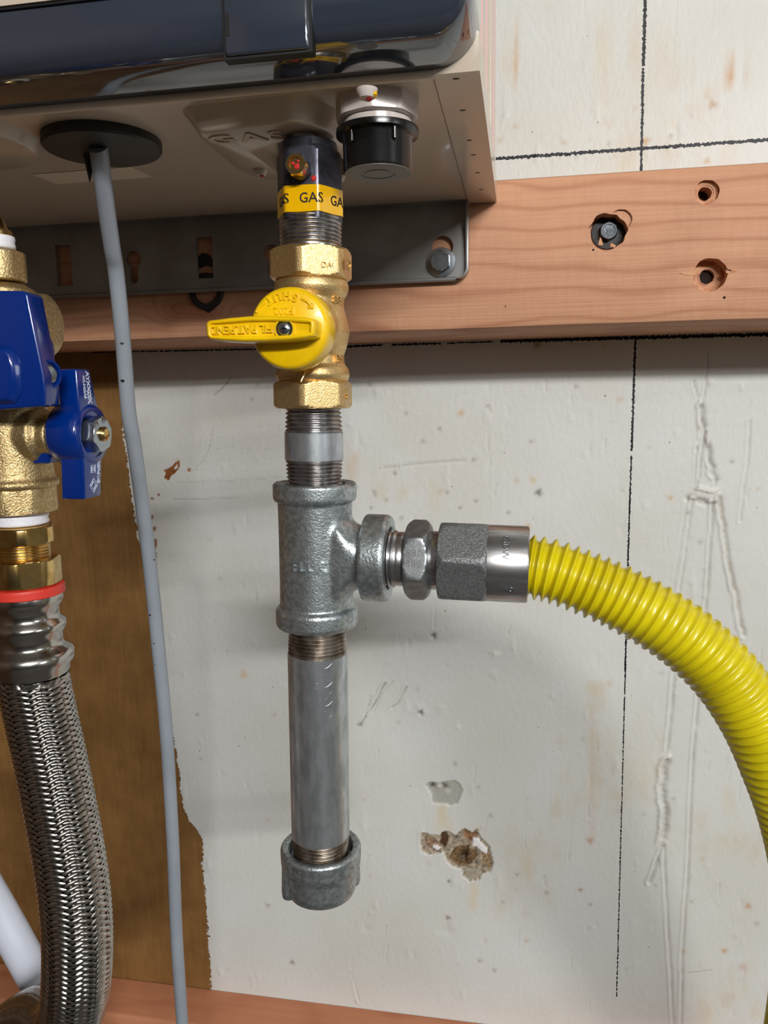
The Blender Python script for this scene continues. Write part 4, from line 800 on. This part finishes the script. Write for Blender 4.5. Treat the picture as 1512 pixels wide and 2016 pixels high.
# side lever (axis to the right)
hub = np.array(sz)+np.array([.019, -.004, 0])
def P2(u, v, D): return P(u, v, D)
Lq = .300; hx0 = P(92, 850, .300)[0]; hx1 = P(163, 850, .300)[0]; hcy = -WD+.3085; hcz = P(150, 855, .3085)[2]
h2 = mk('side_handle', rev((hx0, hcy, hcz), (1, 0, 0), [(.0100, 0), (.0120, .0012), (.0135, .003), (.0135, hx1-hx0-.0015), (.0125, hx1-hx0-.0003), (.0100, hx1-hx0), (.0098, hx1-hx0-.003), (.001, hx1-hx0-.003)], ref=(0, 0, 1), seg=64), MT['blue'], iso, ang=50)
def arm(z0, z1, xa0, xb0, xa1, xb1, y00, y01, y10, y11, nm):
    a = np.array([(xa0, y00, z0), (xb0, y00, z0), (xb0, y01, z0), (xa0, y01, z0)]); b = np.array([(xa1, y10, z1), (xb1, y10, z1), (xb1, y11, z1), (xa1, y11, z1)])
    return bevel(mk(nm, prism(a, b), MT['blue'], h2, smooth=False), .0009, 3)
fy0 = -WD+.3005; zu = P(140, 726, .30)[2]; zd = P(160, 984, .30)[2]
uax = P(113, 728, .3005)[0]; ubx = P(151, 728, .3005)[0]; lbx = P(166, 980, .3005)[0]; lax_ = P(121, 984, .3005)[0]
arm(hcz+.007, zu, hx1-.0100, hx1-.0005, uax, ubx, fy0-.001, fy0+.0150, fy0, fy0+.0100, 'upper_arm')
arm(zd, hcz-.006, lax_, lbx, hx1-.0110, hx1-.0002, fy0, fy0+.0135, fy0-.001, fy0+.0145, 'lower_arm')
arm(hcz-.0125, hcz-.004, P(60, 900, .31)[0], P(110, 900, .31)[0], P(60, 880, .31)[0], P(110, 880, .31)[0], fy0+.004, fy0+.012, fy0+.004, fy0+.012, 'stop_tab')
fn = mk('handle_nut', rev((hx1-.0025, hcy, hcz), (1, 0, 0), [(.0085, 0)]+[(.0085, .0058), (.0078, .0066), (.0070, .0068), (.003, .0068)], ref=(0, 0, 1), seg=72, poly=(.0142, 6, .3, None)), MT['plated'], h2, ang=24)
mk('stem_end', rev((hx1-.0025, hcy, hcz), (1, 0, 0), [(.0032, .006), (.0032, .0078), (.0024, .0086), (.0015, .0082), (.0001, .0082)], ref=(0, 0, 1), seg=28), MT['brass_br'], h2)
# print on the right-hand faces: reads downwards
def facetext(s, size, u, v, D, xoff, zdir, bold=0, sp=1.0): 
    c = P(u, v, D); return text(s, size, (xoff, c[1], c[2]), zdir, (0, 1, 0), .0001, bold, sp)
zdn = nrm((hx1-ubx, 0, -(zu-hcz-.007)))
xm = (ubx+hx1)/2-.0003
uc = np.array(((ubx+hx1)/2-.0004, 0, (zu+hcz+.0125)/2))
mk('handle_print', text('AYXXOX', .0034, (uc[0], fy0+.0076, uc[2]), zdn, (0, 1, .0), .00025, .00012, .92), MT['white_p'], h2, smooth=False)
mk('handle_print', text('FIG.3422AB', .0021, (uc[0], fy0+.0045, uc[2]), zdn, (0, 1, .0), .00025, .00004, .95), MT['white_p'], h2, smooth=False)
xm2 = (lbx+hx1)/2; zz = (zd+hcz-.006)/2-.001; dn2 = nrm((lbx-hx1, 0, -(hcz-.006-zd)))
mk('handle_print', text('NSF-61-G', .0024, (xm2+.0002, fy0+.0108, zz+.001), dn2, (0, 1, 0), .00025, .00004), MT['white_p'], h2, smooth=False)
def sq(cy, cz_, r, rot):
    pts = [(cy+r*math.cos(rot+k*PI/2), cz_+r*math.sin(rot+k*PI/2)) for k in range(5)]
    x_ = lambda z: lbx+(hx1-lbx)*float(np.clip((z-zd)/(hcz-.006-zd), 0, 1))+.0001
    mk('handle_print', tube(np.array([(x_(z), y, z) for y, z in pts]), .0002, 6, ref=(1, 0, 0)), MT['white_p'], h2, smooth=False)
sq(fy0+.0070, zz-.0045, .0030, 0); sq(fy0+.0070, zz-.0045, .0018, 0); sq(fy0+.0066, zz+.0028, .0022, PI/4); sq(fy0+.0066, zz+.0028, .0011, PI/4)
# front lever: broad blue block with a narrow right face
fo = [(-60, 566), (78, 571), (84, 580), (112, 738), (113, 768), (108, 800), (-60, 812)]
FD = .280
front = flat([(-70, 571), (46, 572), (54, 578), (86, 740), (89, 770), (88, 800), (-70, 812)], FD)
back = front.copy(); kx = P(112, 760, FD+.011)[0]-P(89, 760, FD)[0]
back[:, 1] += .012; back[1:6, 0] += kx*.55
fh = bevel(mk('front_handle', prism(front, back), MT['blue'], iso, smooth=False), .0010, 3)
cc = P(98, 737, FD+.006); nx_ = nrm((1, -.35, 0))
mk('handle_stem', rev(P(20, 690, FD+.008), (0, 1, 0), [(.012, 0), (.012, .012)], ref=(0, 0, 1), seg=40), MT['blue'], fh)
ex = cc[0]-.0006
mk('nut_recess', rev((ex-.0012, cc[1], cc[2]), nx_, [(.0001, .0010), (.0056, .0010), (.0058, .0024), (.0048, .0024), (.0046, .0012)], ref=(0, 0, 1), seg=36, cap=False), MT['blue'], fh)
mk('handle_nut', rev((ex-.0006, cc[1], cc[2]), nx_, [(.0038, .0002), (.0040, .0014), (.0030, .0020), (.0008, .0016)], ref=(0, 0, 1), seg=48, poly=(.0074, 6, .2, None)), MT['plated'], fh, ang=24)
hb = P(8, 742, FD)
bevel(mk('thumb_boss', loft([np.array([P(u, v, FD-dd_) for u, v in pts]) for dd_, pts in [(0, [(-40, 680), (14, 678), (32, 692), (44, 720), (46, 770), (34, 795), (-40, 800)]), (.003, [(-40, 690), (8, 690), (16, 700), (22, 724), (22, 765), (14, 785), (-40, 790)])]]), MT['blue'], fh, smooth=False), .0008, 3)

# adapter, nut, hose
bad = thing('brass_adapter', 'bright brass threaded adapter with white tape under the water valve', 'pipe fitting', L0+L_up*lh(1110))
ltape(1009, 1032, 89, bad)
lnut('hex', 1033, 1070, 99, MT['brass_br'], bad, .1, .0014)
r = lr(93, 1090); mk('thread', rev(L0, L_up, [(r*.9, lh(1120))]+threads(lh(1118), lh(1070), r*.98, r, .0014, .0006)+[(r*.9, lh(1066))], seg=72), MT['brass_br'], bad, ang=60)
bh = thing('braided_water_hose', 'braided stainless steel water hose with brass nut hanging at the left', 'hose', L0+L_up*lh(1340))
lnut('hose_nut', 1096, 1150, 111, MT['brass_br'], bh, .78, .0012, .94)
r = lr(118, 1160); mk('red_gasket', rev(L0, L_up, [(r*.9, lh(1169)), (r*.99, lh(1168)), (r, lh(1164)), (r*.985, lh(1160)), (r, lh(1156)), (r*.98, lh(1151)), (r*.9, lh(1150))], seg=72), MT['redring'], bh, ang=60)
fp = [(106, 1166), (113, 1170), (115, 1179), (113, 1188), (108, 1194), (108, 1210), (111, 1217), (119, 1223), (121, 1231), (119, 1240), (115, 1246), (115, 1264), (118, 1270), (129, 1277), (135, 1284), (135, 1300), (129, 1308), (129, 1320), (126, 1325)]
mk('ferrule', rev(L0, L_up, [(lr(x, v), lh(v)) for x, v in fp][::-1], seg=80), MT['ferrule'], bh, ang=50)
mk('ferrule_stamp', textcyl('VPC', .0042, L0, L_up, lr(133, 1303)*.995, lh(1306), -.55, ext=.0002), MT['plated'], bh, smooth=False)
ctl = [lax(1325), lax(1345), P(83, 1420, .311), P(101, 1500, .309), P(121, 1600, .306), P(139, 1700, .303), P(150, 1790, .301), P(153, 1870, .301), P(150, 1940, .304), P(141, 1992, .313), P(120, 2012, .333), P(90, 1998, .356), P(52, 2006, .378), P(8, 2034, .398), P(-50, 2080, .42)]
path, s_ = catmull(ctl, .0004); T_, N_, B_ = frames(path)
HR = float(lr(128, 1345))*.985; mk('core', tube(path[::3], HR*.955, 40), MT['braidcore'], bh)
NS = 20; Lp = .054; V = []; f = []; nn_ = 0
w5 = np.array([-.5, -.28, 0, .28, .5]); idx = np.arange(0, len(path), 1)
pp = path[idx]; ss = s_[idx]; NN = N_[idx]; BB = B_[idx]
for sgn in (1, -1):
    for i in range(NS):
        c_ = i*2*PI/NS+sgn*2*PI*ss/Lp                    # centre angle along the strand
        j = -sgn*0+2*NS*ss/Lp+i if sgn > 0 else -2*NS*ss/Lp+i
        phs = PI/2*(i+j)/1.0
        off = (1 if sgn > 0 else -1)*.00042*np.clip(1.5*np.sin(phs+PI/4), -1, 1)
        half = 2*PI/NS*.94
        rows = []
        for q in w5:
            a = c_+q*half; rr = HR+off+.00034*(1-(2*q)**2)-.0001
            rows.append(pp+(rr*np.cos(a))[:, None]*NN+(rr*np.sin(a))[:, None]*BB)
        V.append(np.stack(rows, 1).reshape(-1, 3)); m_ = len(pp)
        base = nn_+np.arange(m_-1)[:, None]*5+np.arange(4)[None, :]; qf = np.stack([base, base+1, base+6, base+5], -1).reshape(-1, 4); f.append(qf); nn_ += m_*5
V = np.vstack(V); f = np.vstack(f)
g = G(); g.v = [V]; g.f = [tuple(q) for q in f.tolist()]; g.n = len(V)
me = bpy.data.meshes.new('braid'); me.from_pydata((V-np.array(bh.location)).tolist(), [], g.f); me.polygons.foreach_set('use_smooth', [True]*len(me.polygons)); me.materials.append(MT['stainless'])
o = bpy.data.objects.new('wire_braid', me); C.objects.link(o); o.parent = bh; o['kind'] = 'stuff'

# white plastic tube
path, s_ = catmull([P(-120, 1560, .42), P(-60, 1690, .42), P(2, 1800, .42), P(45, 1878, .42), P(80, 1945, .425), P(110, 2020, .43), P(130, 2120, .44)], .003)
tag(mk('plastic_tube', tube(path, .0112, 36), MT['pex'], None, ang=80), 'white plastic tube slanting behind the braided hose, lower left', 'tube')
